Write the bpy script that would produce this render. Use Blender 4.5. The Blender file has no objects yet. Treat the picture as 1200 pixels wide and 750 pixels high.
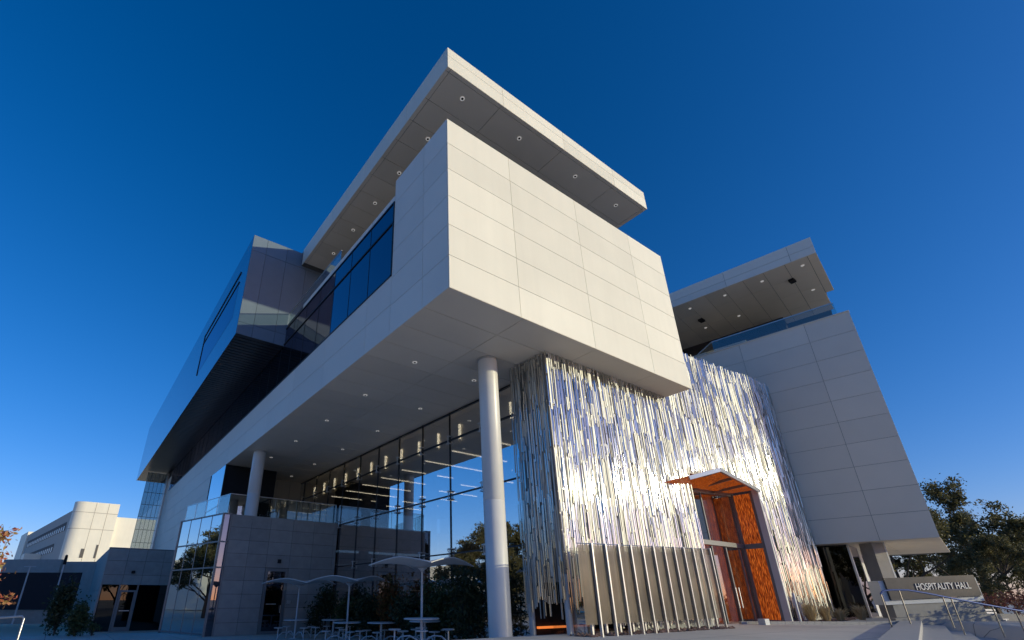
import bpy, math, random
import numpy as np
from math import sin, cos, pi, radians, sqrt
from mathutils import Vector
random.seed(7)
sc = bpy.context.scene
C = sc.collection

# ------------------------------------------------------------------ camera, sky, sun, exposure
HEAD = 54.69
cam = bpy.data.objects.new('camera', bpy.data.cameras.new('camera'))
C.objects.link(cam); sc.camera = cam
cam.location = (0, 0, 1.55)
cam.rotation_euler = (radians(90 + 24.07), 0, radians(HEAD - 90))
cam.data.sensor_width = 36; cam.data.lens = 17.196
cam.data.shift_x = 0.0747; cam.data.shift_y = 0.0598
cam.data.clip_start = 0.1; cam.data.clip_end = 5000
SUN_EL, SUN_HEAD = 11.0, -56.5
w = bpy.data.worlds.new('World'); sc.world = w; w.use_nodes = True
nt = w.node_tree; bg = nt.nodes['Background']
sky = nt.nodes.new('ShaderNodeTexSky'); sky.sky_type = 'NISHITA'; sky.sun_disc = False
sky.sun_elevation = radians(SUN_EL); sky.sun_rotation = radians(90 - SUN_HEAD)
sky.air_density = 1.0; sky.dust_density = 0.8; sky.ozone_density = 4.2; sky.altitude = 600
hs = nt.nodes.new('ShaderNodeHueSaturation'); hs.inputs['Saturation'].default_value = 1.22
hs.inputs['Value'].default_value = 1.0
tint = nt.nodes.new('ShaderNodeMix'); tint.data_type = 'RGBA'; tint.blend_type = 'MULTIPLY'; tint.inputs[0].default_value = 1
tint.inputs[7].default_value = (0.88,0.625,0.745,1)
nt.links.new(sky.outputs[0], hs.inputs['Color']); nt.links.new(hs.outputs[0], tint.inputs[6]); nt.links.new(tint.outputs[2], bg.inputs[0])
bg.inputs[1].default_value = 0.137
sl = bpy.data.lights.new('sun', 'SUN'); sl.energy = 1.6; sl.angle = radians(0.6); sl.color = (1.0, 0.925, 0.60)
so = bpy.data.objects.new('sun', sl); C.objects.link(so)
e_, h_ = radians(SUN_EL), radians(SUN_HEAD)
so.rotation_euler = Vector((cos(e_)*cos(h_), cos(e_)*sin(h_), sin(e_))).to_track_quat('Z', 'Y').to_euler()
sc.view_settings.view_transform = 'Standard'; sc.view_settings.look = 'None'
sc.view_settings.exposure = 0.76; sc.view_settings.gamma = 1.0
try:
    sc.cycles.max_bounces = 10; sc.cycles.transparent_max_bounces = 16
    sc.cycles.sample_clamp_indirect = 6.0
except Exception: pass

# ------------------------------------------------------------------ helpers
FW = (cos(radians(HEAD)), sin(radians(HEAD))); RT = (sin(radians(HEAD)), -cos(radians(HEAD)))
def L(S, D, z):   # site grid turned to the street: S to the right, D inward
    return (S*RT[0] + D*FW[0], S*RT[1] + D*FW[1], z)

class MB:
    k = 1.0   # some far blocks are drawn up at a handy distance and set out further away
    def __init__(s): s.v = []; s.f = []
    def add(s, vs, fs):
        n = len(s.v); s.v += [tuple(p) for p in vs]; s.f += [tuple(n+i for i in f) for f in fs]; return s
    def box(s, x0, x1, y0, y1, z0, z1):
        if x0 > x1: x0, x1 = x1, x0
        if y0 > y1: y0, y1 = y1, y0
        if z0 > z1: z0, z1 = z1, z0
        return s.add([(x0,y0,z0),(x1,y0,z0),(x1,y1,z0),(x0,y1,z0),(x0,y0,z1),(x1,y0,z1),(x1,y1,z1),(x0,y1,z1)],
            [(3,2,1,0),(4,5,6,7),(0,1,5,4),(1,2,6,5),(2,3,7,6),(3,0,4,7)])
    def obox(s, o, u, v, w):   # corner o and three edge vectors
        o, u, v, w = Vector(o), Vector(u), Vector(v), Vector(w)
        p = [o, o+u, o+u+v, o+v, o+w, o+u+w, o+u+v+w, o+v+w]
        fs = [(3,2,1,0),(4,5,6,7),(0,1,5,4),(1,2,6,5),(2,3,7,6),(3,0,4,7)]
        if u.cross(v).dot(w) < 0: fs = [f[::-1] for f in fs]
        return s.add(p, fs)
    def beam(s, a, b, wd, ht, up=(0,0,1)):
        a, b = Vector(a), Vector(b); d = b-a; sd = d.cross(Vector(up))
        if sd.length < 1e-5: sd = d.cross(Vector((1,0,0)))
        sd.normalize(); u2 = sd.cross(d).normalized()
        return s.obox(a - sd*wd/2 - u2*ht/2, d, sd*wd, u2*ht)
    def prism(s, poly, z0, z1):
        A = sum(poly[i][0]*poly[(i+1)%len(poly)][1]-poly[(i+1)%len(poly)][0]*poly[i][1] for i in range(len(poly)))
        if A < 0: poly = poly[::-1]
        n = len(poly)
        zz = (lambda z, i: z[i] if isinstance(z, (list, tuple)) else z)
        vs = [(p[0],p[1],zz(z0,i)) for i,p in enumerate(poly)] + [(p[0],p[1],zz(z1,i)) for i,p in enumerate(poly)]
        fs = [tuple(range(n))[::-1], tuple(range(n,2*n))] + [(i,(i+1)%n,n+(i+1)%n,n+i) for i in range(n)]
        return s.add(vs, fs)
    def tube(s, pts, rad, n=8, cap=True):
        pts = [Vector(p) for p in pts]
        if not isinstance(rad, (list, tuple)): rad = [rad]*len(pts)
        vs = []; ref = None
        for i, p in enumerate(pts):
            d = (pts[min(i+1,len(pts)-1)] - pts[max(i-1,0)]).normalized()
            if ref is None:
                ref = d.cross(Vector((0,0,1)))
                if ref.length < 1e-3: ref = Vector((1,0,0))
            a = (ref - d*ref.dot(d)).normalized(); ref = a; b = d.cross(a)
            for k in range(n):
                t = 2*pi*k/n; vs.append(p + (a*cos(t) + b*sin(t))*rad[i])
        fs = [(i*n+k, i*n+(k+1)%n, (i+1)*n+(k+1)%n, (i+1)*n+k) for i in range(len(pts)-1) for k in range(n)]
        if cap: fs += [tuple(range(n))[::-1], tuple((len(pts)-1)*n+k for k in range(n))]
        return s.add(vs, fs)
    def lathe(s, c, prof, n=24):   # profile [(r, z)]
        return s.tube([(c[0],c[1],c[2]+z+1e-5*i) for i,(r,z) in enumerate(prof)], [max(r,1e-4) for r,z in prof], n) if False else s._lathe(c, prof, n)
    def _lathe(s, c, prof, n):
        vs = [(c[0]+r*cos(2*pi*k/n), c[1]+r*sin(2*pi*k/n), c[2]+z) for r,z in prof for k in range(n)]
        m = len(prof)
        fs = [(i*n+k, i*n+(k+1)%n, (i+1)*n+(k+1)%n, (i+1)*n+k) for i in range(m-1) for k in range(n)]
        fs += [tuple(range(n))[::-1], tuple((m-1)*n+k for k in range(n))]
        return s.add(vs, fs)
    def clad(s, o, u, v, nrm, us, vs_, gap=0.016, t=0.03):
        """panels with open joints: us, vs_ are lists of breaks along u and v"""
        o, u, v, nrm = Vector(o), Vector(u), Vector(v), Vector(nrm)
        for i in range(len(us)-1):
            for j in range(len(vs_)-1):
                a, b, c, d = us[i]+gap/2, us[i+1]-gap/2, vs_[j]+gap/2, vs_[j+1]-gap/2
                if b > a and d > c: s.obox(o+u*a+v*c, u*(b-a), v*(d-c), nrm*t)
        return s
    def build(s, name, m, parent=None, smooth=False):
        if MB.k != 1: s.v = [(x*MB.k, y*MB.k, (z-1.55)*MB.k+1.55) for x,y,z in s.v]
        me = bpy.data.meshes.new(name); me.from_pydata(s.v, [], s.f); me.materials.append(m)
        if smooth:
            me.polygons.foreach_set('use_smooth', [True]*len(me.polygons))
            try: me.set_sharp_from_angle(angle=radians(40))
            except Exception: pass
        o = bpy.data.objects.new(name, me); C.objects.link(o)
        if parent:
            o.parent = parent
            o.location = -parent_loc(parent)
            if parent.rotation_euler.z: raise Exception('rot')
        return o
def parent_loc(p):
    l = Vector(p.location)
    while p.parent: p = p.parent; l += Vector(p.location)
    return l
def tag(o, label=None, cat=None, group=None, kind=None):
    if label: o['label'] = label
    if cat: o['category'] = cat
    if group: o['group'] = group
    if kind: o['kind'] = kind
    return o
def thing(name, label, cat, loc=(0,0,0), group=None):
    o = bpy.data.objects.new(name, None); C.objects.link(o); o.location = loc
    o.empty_display_size = .2
    return tag(o, label, cat, group)
def copy_tree(o, parent=None):
    c = o.copy(); C.objects.link(c)
    if parent: c.parent = parent
    for ch in list(o.children): copy_tree(ch, c)
    return c

# ------------------------------------------------------------------ materials
def mat(name, col, rough=.6, metal=0., var=0., vscale=3., bump=0., bscale=20., island=0., spec=None, streak=0.):
    m = bpy.data.materials.new(name); m.use_nodes = True; n = m.node_tree.nodes; l = m.node_tree.links
    b = n['Principled BSDF']; b.inputs['Roughness'].default_value = rough; b.inputs['Metallic'].default_value = metal
    b.inputs['Base Color'].default_value = (*col, 1)
    if spec is not None: b.inputs['Specular IOR Level'].default_value = spec
    tc = n.new('ShaderNodeTexCoord'); last = None
    def mul(fac_sock, lo, hi, prev):
        mr = n.new('ShaderNodeMapRange'); mr.inputs[3].default_value = lo; mr.inputs[4].default_value = hi
        l.new(fac_sock, mr.inputs[0])
        mx = n.new('ShaderNodeMix'); mx.data_type = 'RGBA'; mx.blend_type = 'MULTIPLY'; mx.inputs[0].default_value = 1
        if prev is None: mx.inputs[6].default_value = (*col, 1)
        else: l.new(prev, mx.inputs[6])
        l.new(mr.outputs[0], mx.inputs[7]); return mx.outputs[2]
    if var:
        t = n.new('ShaderNodeTexNoise'); t.inputs['Scale'].default_value = vscale; t.inputs['Detail'].default_value = 6
        l.new(tc.outputs['Object'], t.inputs[0]); last = mul(t.outputs[0], 1-var*1.6, 1+var*1.6, last)
    if streak:
        mp = n.new('ShaderNodeMapping'); mp.inputs['Scale'].default_value = (2.2, 2.2, .12)
        t = n.new('ShaderNodeTexNoise'); t.inputs['Scale'].default_value = 1.5; t.inputs['Detail'].default_value = 4
        l.new(tc.outputs['Object'], mp.inputs[0]); l.new(mp.outputs[0], t.inputs[0]); last = mul(t.outputs[0], 1-streak*1.5, 1+streak*1.5, last)
    if island:
        g = n.new('ShaderNodeNewGeometry'); last = mul(g.outputs['Random Per Island'], 1-island, 1+island, last)
    if last is not None: l.new(last, b.inputs['Base Color'])
    if bump:
        t = n.new('ShaderNodeTexNoise'); t.inputs['Scale'].default_value = bscale; t.inputs['Detail'].default_value = 4
        l.new(tc.outputs['Object'], t.inputs[0]); bp = n.new('ShaderNodeBump'); bp.inputs['Strength'].default_value = bump
        bp.inputs['Distance'].default_value = .02; l.new(t.outputs[0], bp.inputs['Height']); l.new(bp.outputs[0], b.inputs['Normal'])
    return m
def emit(name, col, st):
    m = mat(name, col); b = m.node_tree.nodes['Principled BSDF']
    b.inputs['Emission Color'].default_value = (*col, 1); b.inputs['Emission Strength'].default_value = st; return m
def glass(name, tint, refl=.3, rough=0., gloss=(1,1,1), wav=0.0):
    """thin pane: part sees through (tinted), part mirrors, more so at grazing angles"""
    m = bpy.data.materials.new(name); m.use_nodes = True; n = m.node_tree.nodes; l = m.node_tree.links
    n.remove(n['Principled BSDF']); out = n['Material Output']
    tr = n.new('ShaderNodeBsdfTransparent'); tr.inputs[0].default_value = (*tint, 1)
    gl = n.new('ShaderNodeBsdfGlossy'); gl.inputs['Roughness'].default_value = rough; gl.inputs[0].default_value = (*gloss, 1)
    lw = n.new('ShaderNodeLayerWeight'); lw.inputs[0].default_value = .5
    pw = n.new('ShaderNodeMath'); pw.operation = 'POWER'; pw.inputs[1].default_value = 4.0; l.new(lw.outputs['Facing'], pw.inputs[0])
    mr = n.new('ShaderNodeMapRange'); mr.inputs[3].default_value = refl; mr.inputs[4].default_value = 1.0; l.new(pw.outputs[0], mr.inputs[0])
    mx = n.new('ShaderNodeMixShader'); l.new(mr.outputs[0], mx.inputs[0]); l.new(tr.outputs[0], mx.inputs[1]); l.new(gl.outputs[0], mx.inputs[2])
    if wav:
        tc = n.new('ShaderNodeTexCoord'); t = n.new('ShaderNodeTexNoise'); t.inputs['Scale'].default_value = .8
        l.new(tc.outputs['Object'], t.inputs[0]); bp = n.new('ShaderNodeBump'); bp.inputs['Strength'].default_value = wav
        bp.inputs['Distance'].default_value = .05; l.new(t.outputs[0], bp.inputs['Height']); l.new(bp.outputs[0], gl.inputs['Normal'])
    l.new(mx.outputs[0], out.inputs[0]); return m
M = {}
M['cream'] = mat('cream_panel', (.80,.765,.655), .55, var=.05, vscale=.6, island=.06, streak=.03, bump=.12, bscale=60)
M['grey'] = mat('shaded_cream_panel', (.85,.76,.65), .5, var=.03, vscale=1., island=.04, bump=.05, bscale=50)  # same cream panel as the sunlit front, tinted warm for shaded faces
M['soffit'] = mat('soffit_panel', (.88,.77,.62), .5, var=.06, vscale=.5, island=.05)
M['joint'] = mat('joint_dark', (.12,.115,.11), .9)
M['stone'] = mat('grey_stone_tile', (.37,.345,.325), .75, var=.14, vscale=2.5, island=.09, bump=.3, bscale=30)
M['dark_metal'] = mat('dark_metal', (.035,.038,.045), .35, .6, var=.1)
M['dark_panel'] = mat('dark_grey_panel', (.17,.22,.28), .6, .0, spec=.1, island=.08, var=.04)
M['mirror_panel'] = mat('blue_grey_metal_panel', (.20,.235,.30), .16, .9, island=.05)
M['slat'] = mat('dark_slat', (.05,.05,.055), .3, .5)
M['alu'] = mat('aluminium', (.62,.62,.62), .35, .9, var=.04)
M['white_metal'] = mat('white_painted_metal', (.62,.63,.64), .42, 0, var=.03)
M['column'] = mat('column_paint', (.76,.745,.72), .34, 0., var=.05, streak=.03, vscale=1.5)
M['frame'] = mat('grey_frame', (.22,.23,.24), .4, .5)
M['concrete'] = mat('concrete', (.36,.34,.31), .85, var=.12, vscale=4, bump=.25, bscale=40)
M['concrete_light'] = mat('pale_concrete', (.46,.44,.41), .85, var=.1, vscale=3, bump=.2, bscale=30, streak=.05)
M['glass'] = glass('curtain_glass', (.55,.58,.60), .52, wav=.02)
M['dark_glass'] = glass('dark_glass', (.10,.11,.13), .24, gloss=(.70,.68,.80))
M['vest_glass'] = glass('mirror_glass', (.15,.16,.17), .62, gloss=(.85,.95,1.0), wav=.03)
M['deep_glass'] = glass('deep_glass', (.05,.05,.05), .05)
M['rail_glass'] = glass('railing_glass', (.80,.88,.87), .14)
M['screen_glass'] = glass('screen_glass', (.62,.68,.70), .22)
M['black'] = mat('black_interior', (.012,.012,.014), .8)
M['interior'] = mat('interior_wall', (.14,.13,.12), .8, var=.05)
M['beige'] = mat('interior_beige', (.60,.53,.42), .7)
M['lamp_ring'] = emit('lamp_ring', (.9,.88,.84), .14)
M['led'] = emit('led_strip', (1.0,.80,.55), 2.2)
M['led_soft'] = emit('warm_lit_wall', (1.0,.80,.52), 3.0)
M['strip'] = None
M['bark'] = mat('bark', (.10,.075,.055), .9, var=.3, vscale=8, bump=.6, bscale=12)
M['bench'] = mat('table_coating', (.68,.68,.69), .4, .3)
M['fabric'] = mat('umbrella_metal_mesh', (.78,.77,.76), .45, .2)
M['screenwall'] = mat('dark_screen_fabric', (.022,.022,.03), .8, var=.1)
M['rock'] = mat('red_rock', (.24,.15,.12), .9, var=.2, vscale=5, island=.5)
M['blue_rail'] = mat('blue_steel_rail', (.16,.20,.36), .3, .7)
M['steel'] = mat('steel', (.30,.29,.28), .3, .9)
M['asphalt'] = mat('asphalt', (.055,.055,.058), .9, var=.15, vscale=6)

def strip_mat():
    m = bpy.data.materials.new('folded_stainless_strip'); m.use_nodes = True; n = m.node_tree.nodes; l = m.node_tree.links
    b = n['Principled BSDF']; b.inputs['Metallic'].default_value = 1.0; b.inputs['Roughness'].default_value = .2
    g = n.new('ShaderNodeNewGeometry'); cr = n.new('ShaderNodeValToRGB')
    cr.color_ramp.elements[0].position = 0; cr.color_ramp.elements[0].color = (.38,.38,.38,1)
    cr.color_ramp.elements[1].position = .35; cr.color_ramp.elements[1].color = (.60,.60,.565,1)
    l.new(g.outputs['Random Per Island'], cr.inputs[0]); l.new(cr.outputs[0], b.inputs['Base Color'])
    wn = n.new('ShaderNodeTexWhiteNoise'); wn.noise_dimensions = '1D'; l.new(g.outputs['Random Per Island'], wn.inputs['W'])
    mr = n.new('ShaderNodeValToRGB'); mr.color_ramp.interpolation = 'CONSTANT'
    mr.color_ramp.elements[0].color = (.07,.07,.07,1); mr.color_ramp.elements[1].position = .60; mr.color_ramp.elements[1].color = (.60,.60,.60,1)
    e = mr.color_ramp.elements.new(.30); e.color = (.10,.10,.10,1)
    l.new(wn.outputs['Value'], mr.inputs[0]); l.new(mr.outputs[0], b.inputs['Roughness'])
    tc = n.new('ShaderNodeTexCoord'); t = n.new('ShaderNodeTexNoise'); t.inputs['Scale'].default_value = 7
    l.new(tc.outputs['Object'], t.inputs[0]); bp = n.new('ShaderNodeBump'); bp.inputs['Strength'].default_value = .05; bp.inputs['Distance'].default_value = .003
    l.new(t.outputs[0], bp.inputs['Height']); l.new(bp.outputs[0], b.inputs['Normal'])
    return m
M['strip'] = strip_mat()
def orange_mat(name='orange_resin_panel', added_glow=.6):
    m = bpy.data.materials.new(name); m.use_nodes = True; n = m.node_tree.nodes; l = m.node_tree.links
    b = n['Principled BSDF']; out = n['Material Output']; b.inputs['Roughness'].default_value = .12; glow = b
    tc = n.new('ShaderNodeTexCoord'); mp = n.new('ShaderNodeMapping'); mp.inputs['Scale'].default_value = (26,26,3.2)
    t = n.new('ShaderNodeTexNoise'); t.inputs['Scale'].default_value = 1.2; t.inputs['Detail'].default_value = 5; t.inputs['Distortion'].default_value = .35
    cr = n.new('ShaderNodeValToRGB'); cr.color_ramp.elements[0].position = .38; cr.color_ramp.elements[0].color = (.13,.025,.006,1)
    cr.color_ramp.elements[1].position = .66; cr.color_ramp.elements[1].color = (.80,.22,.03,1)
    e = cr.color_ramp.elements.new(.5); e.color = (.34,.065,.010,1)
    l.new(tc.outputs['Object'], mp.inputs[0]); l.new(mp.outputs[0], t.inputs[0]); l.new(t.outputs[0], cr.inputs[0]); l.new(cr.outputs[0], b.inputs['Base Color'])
    l.new(cr.outputs[0], b.inputs['Emission Color']); b.inputs['Emission Strength'].default_value = added_glow  # added glow in place of sunlight coming through the resin
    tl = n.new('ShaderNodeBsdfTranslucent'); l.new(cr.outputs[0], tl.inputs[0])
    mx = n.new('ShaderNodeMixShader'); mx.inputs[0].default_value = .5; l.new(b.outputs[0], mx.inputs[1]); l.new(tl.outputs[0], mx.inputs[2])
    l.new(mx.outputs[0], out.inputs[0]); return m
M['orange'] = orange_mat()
M['orange_roof'] = orange_mat('orange_canopy_sheet', .5)  # canopy sheet carries the added glow as well
M['door_glass'] = glass('clear_door_glass', (.80,.74,.68), .16)
def mesh_panel_mat():
    m = bpy.data.materials.new('perforated_bronze_panel'); m.use_nodes = True; n = m.node_tree.nodes; l = m.node_tree.links
    b = n['Principled BSDF']; out = n['Material Output']; b.inputs['Base Color'].default_value = (.10,.08,.055,1); b.inputs['Roughness'].default_value = .4; b.inputs['Metallic'].default_value = .35
    tr = n.new('ShaderNodeBsdfTransparent'); mx = n.new('ShaderNodeMixShader'); mx.inputs[0].default_value = .20
    tc = n.new('ShaderNodeTexCoord'); t = n.new('ShaderNodeTexNoise'); t.inputs['Scale'].default_value = 1.2; l.new(tc.outputs['Object'], t.inputs[0])
    cr = n.new('ShaderNodeValToRGB'); cr.color_ramp.elements[0].position=.3; cr.color_ramp.elements[0].color = (.095,.077,.058,1); cr.color_ramp.elements[1].position=.7; cr.color_ramp.elements[1].color = (.165,.135,.10,1)
    l.new(t.outputs[0], cr.inputs[0]); l.new(cr.outputs[0], b.inputs['Base Color'])
    l.new(b.outputs[0], mx.inputs[1]); l.new(tr.outputs[0], mx.inputs[2]); l.new(mx.outputs[0], out.inputs[0]); return m
M['bronze'] = mesh_panel_mat()
def leaf_mat(name, c1, c2, c3, trans=.25):
    m = bpy.data.materials.new(name); m.use_nodes = True; n = m.node_tree.nodes; l = m.node_tree.links
    b = n['Principled BSDF']; out = n['Material Output']; b.inputs['Roughness'].default_value = .55
    g = n.new('ShaderNodeNewGeometry'); cr = n.new('ShaderNodeValToRGB')
    cr.color_ramp.elements[0].color = (*c1,1); cr.color_ramp.elements[1].color = (*c3,1); e = cr.color_ramp.elements.new(.5); e.color = (*c2,1)
    l.new(g.outputs['Random Per Island'], cr.inputs[0]); l.new(cr.outputs[0], b.inputs['Base Color'])
    tl = n.new('ShaderNodeBsdfTranslucent'); l.new(cr.outputs[0], tl.inputs[0]); mx = n.new('ShaderNodeMixShader'); mx.inputs[0].default_value = trans
    l.new(b.outputs[0], mx.inputs[1]); l.new(tl.outputs[0], mx.inputs[2]); l.new(mx.outputs[0], out.inputs[0]); return m
M['leaf_olive'] = leaf_mat('olive_leaves', (.065,.07,.028), (.13,.125,.05), (.22,.185,.08), .4)
M['leaf_green'] = leaf_mat('green_leaves', (.03,.06,.025), (.06,.10,.035), (.11,.14,.05))
M['leaf_dark'] = leaf_mat('dark_leaves', (.025,.045,.022), (.045,.07,.03), (.08,.10,.04))
M['leaf_autumn'] = leaf_mat('autumn_leaves', (.55,.13,.09), (.62,.27,.12), (.50,.42,.14), .4)
M['leaf_rust'] = leaf_mat('rust_leaves', (.16,.06,.02), (.24,.10,.03), (.20,.15,.04), .3)
M['straw'] = leaf_mat('dry_grass', (.45,.33,.17), (.58,.45,.26), (.68,.56,.36), .3)
M['mulch'] = leaf_mat('red_groundcover', (.12,.035,.03), (.20,.06,.05), (.16,.10,.05), .2)

# ground sheet material: concrete slabs with joints near the building, plain beyond
def ground_mat():
    m = bpy.data.materials.new('plaza_concrete'); m.use_nodes = True; n = m.node_tree.nodes; l = m.node_tree.links
    b = n['Principled BSDF']; b.inputs['Roughness'].default_value = .75
    tc = n.new('ShaderNodeTexCoord')
    t = n.new('ShaderNodeTexNoise'); t.inputs['Scale'].default_value = .5; t.inputs['Detail'].default_value = 8; l.new(tc.outputs['Object'], t.inputs[0])
    cr = n.new('ShaderNodeValToRGB'); cr.color_ramp.elements[0].position=.3; cr.color_ramp.elements[0].color = (.60,.55,.48,1); cr.color_ramp.elements[1].position=.7; cr.color_ramp.elements[1].color = (.74,.68,.60,1)
    l.new(t.outputs[0], cr.inputs[0])
    br = n.new('ShaderNodeTexBrick'); br.inputs['Scale'].default_value = 1.0; br.inputs['Brick Width'].default_value = 2.4; br.inputs['Row Height'].default_value = 2.4
    br.offset = 0.0; br.inputs['Mortar Size'].default_value = .012; br.inputs['Color1'].default_value=(1,1,1,1); br.inputs['Color2'].default_value=(.90,.90,.90,1); br.inputs['Mortar'].default_value=(.35,.35,.35,1)
    l.new(tc.outputs['Object'], br.inputs[0])
    mx = n.new('ShaderNodeMix'); mx.data_type='RGBA'; mx.blend_type='MULTIPLY'; mx.inputs[0].default_value = 1
    l.new(cr.outputs[0], mx.inputs[6]); l.new(br.outputs[0], mx.inputs[7])
    ln = n.new('ShaderNodeVectorMath'); ln.operation = 'LENGTH'; l.new(tc.outputs['Object'], ln.inputs[0])
    mr = n.new('ShaderNodeMapRange'); mr.inputs[1].default_value = 34; mr.inputs[2].default_value = 46; l.new(ln.outputs['Value'], mr.inputs[0])
    far = n.new('ShaderNodeMix'); far.data_type = 'RGBA'; far.inputs[7].default_value = (.74,.62,.45,1)   # desert soil beyond the plaza, made pale to bounce warm light
    l.new(mr.outputs[0], far.inputs[0]); l.new(mx.outputs[2], far.inputs[6]); l.new(far.outputs[2], b.inputs['Base Color'])
    t2 = n.new('ShaderNodeTexNoise'); t2.inputs['Scale'].default_value = 40; l.new(tc.outputs['Object'], t2.inputs[0])
    bp = n.new('ShaderNodeBump'); bp.inputs['Strength'].default_value = .2; bp.inputs['Distance'].default_value=.01; l.new(t2.outputs[0], bp.inputs['Height']); l.new(bp.outputs[0], b.inputs['Normal'])
    return m
M['ground'] = ground_mat()

# ------------------------------------------------------------------ ground
def sstep(a, b, x):
    t = min(1, max(0, (x-a)/(b-a))); return t*t*(3-2*t)
def gz(x, y):
    S = x*RT[0]+y*RT[1]; D = x*FW[0]+y*FW[1]
    r = math.hypot(x, y)
    yy = y if x < 12 else y - 0*x
    base = .7 if yy < 10.3 else (.7*((20-yy)/9.7)**2 if yy < 20 else 0.)
    if x > 12.5: base = .7
    base += .10*sstep(16, 20, S)*sstep(17, 20, D)
    q = (x-27.1)*.213 - (y-6.22)*.977   # the flight of steps drops away past this line
    low = sstep(-.55, -.05, q)*(1-sstep(27.3, 28.2, x+.9*max(0,q)))*sstep(8, 12, x) if S > 5 else 0
    base = base*(1-low) + .05*low
    right = sstep(22, 26, S); base = base*(1-right) + .1*right
    if x < 9: base -= .38*sstep(31, 39, y)
    base *= 1 - sstep(60, 110, r)
    return base
def axis():
    a = list(np.arange(-6, 44, .35)); lo = [-2500,-1200,-600,-300,-150,-90,-60,-40,-25,-15,-10]; hi = [46,50,56,64,75,90,120,160,250,500,1000,2500]
    return lo + a + hi
xs = axis(); ys = axis(); nx = len(xs)
b = MB(); b.v = [(x, y, gz(x, y)) for y in ys for x in xs]
b.f = [(j*nx+i, j*nx+i+1, (j+1)*nx+i+1, (j+1)*nx+i) for j in range(len(ys)-1) for i in range(nx-1)]
tag(b.build('ground', M['ground'], smooth=True), kind='structure')

# ------------------------------------------------------------------ MAIN BUILDING
X0, Y0, X1, ZB, ZT = 6.50, 8.55, 18.27, 9.06, 15.45
hall = thing('hall_building', 'cream cantilevered hall with flat overhanging roof slab and shimmering metal entrance wall', 'building', (X0, 20, 0))
rows6 = [ZB + i*(ZT-ZB)/6 for i in range(7)]
# joint-coloured core of the upper box
MB().box(X0+.03, X1-.03, Y0+.03, 58, ZB+.03, 14.75).build('upper_core', M['joint'], hall)
# front face (sunlit)
b = MB(); b.clad((0,Y0+.03,0), (1,0,0), (0,0,1), (0,-1,0), [X0+.0,9.12,12.50,15.84,X1], rows6, gap=.015)
b.build('front_cladding', M['cream'], hall)
# coping
MB().box(X0+.02, X1-.02, Y0+.02, Y0+.3, 14.7, ZT+.02).box(X0+.035,X0+.3,Y0+.3,11.65,14.7,ZT+.01).build('coping', M['grey'], hall)
# west side face
WZ0, WZ1, WZM = 11.29, 14.48, 13.56
rows_low = [ZB, 10.16, WZ0]
b = MB()
b.clad((X0+.03,0,0), (0,1,0), (0,0,1), (-1,0,0), [Y0+.032, 9.84, 11.67], rows6, gap=.015)
b.clad((X0+.03,0,0), (0,1,0), (0,0,1), (-1,0,0), [11.67]+[13.34+3.53*i for i in range(12)]+[54.5], rows_low, gap=.015)
b.build('side_cladding', M['grey'], hall)
b = MB(); b.clad((X0+.03,0,0), (0,1,0), (0,0,1), (-1,0,0), [11.68]+[13.34+3.53*i for i in range(3)], [WZ1+.02, 14.78], gap=.02)
b.build('parapet_band', M['grey'], hall)
# far end of the side wall, reaching the ground
b = MB(); b.clad((X0+.03,0,0), (0,1,0), (0,0,1), (-1,0,0), [34.95+2.1*i for i in range(11)]+[57.9], [0.0]+[.9+1.02*i for i in range(8)]+[ZB], gap=.016)
b.build('lower_side_wall', M['grey'], hall)
MB().box(X0+.035, 12, 35, 57.9, 0, ZB+.02).build('lower_wall_core', M['joint'], hall)
b = MB(); b.clad((X0+.03,0,0), (0,1,0), (0,0,1), (-1,0,0), [54.6,57.9], [ZB, 10.2, 11.5, 12.8], gap=.02)
b.build('end_wall_panels', M['grey'], hall)
# strip window with mullions, slightly recessed
sw = MB().box(X0+.005, X0+.02, 11.69, 54.5, WZ0+.03, WZ1).build('strip_window', M['dark_glass'], hall)
b = MB(); b.box(X0-.03, X0+.03, 11.69, 54.5, WZM-.03, WZM+.03).box(X0-.025, X0+.03, 11.69, 54.5, WZ0, WZ0+.05).box(X0-.025, X0+.03, 11.69, 54.5, WZ1-.02, WZ1+.03)
b.box(X0-.025,X0+.03,11.68,11.74,WZ0,WZ1)
b.build('window_transom', M['dark_metal'], sw)
for i in range(26):
    y = 13.4 + 1.6*i
    if y < 54: MB().box(X0-.005, X0+.03, y-.012, y+.012, WZ0+.05, WZ1-.02).build('mullion', M['dark_metal'], sw)
# roof terrace rail
rl = MB().box(X0+.05, X0+.065, 16.3, 22.6, 14.78, 15.4).build('parapet_railing', M['rail_glass'], hall)
MB().box(X0+.04,X0+.075,16.3,22.6,15.4,15.44).build('rail_cap', M['alu'], rl)
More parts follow.
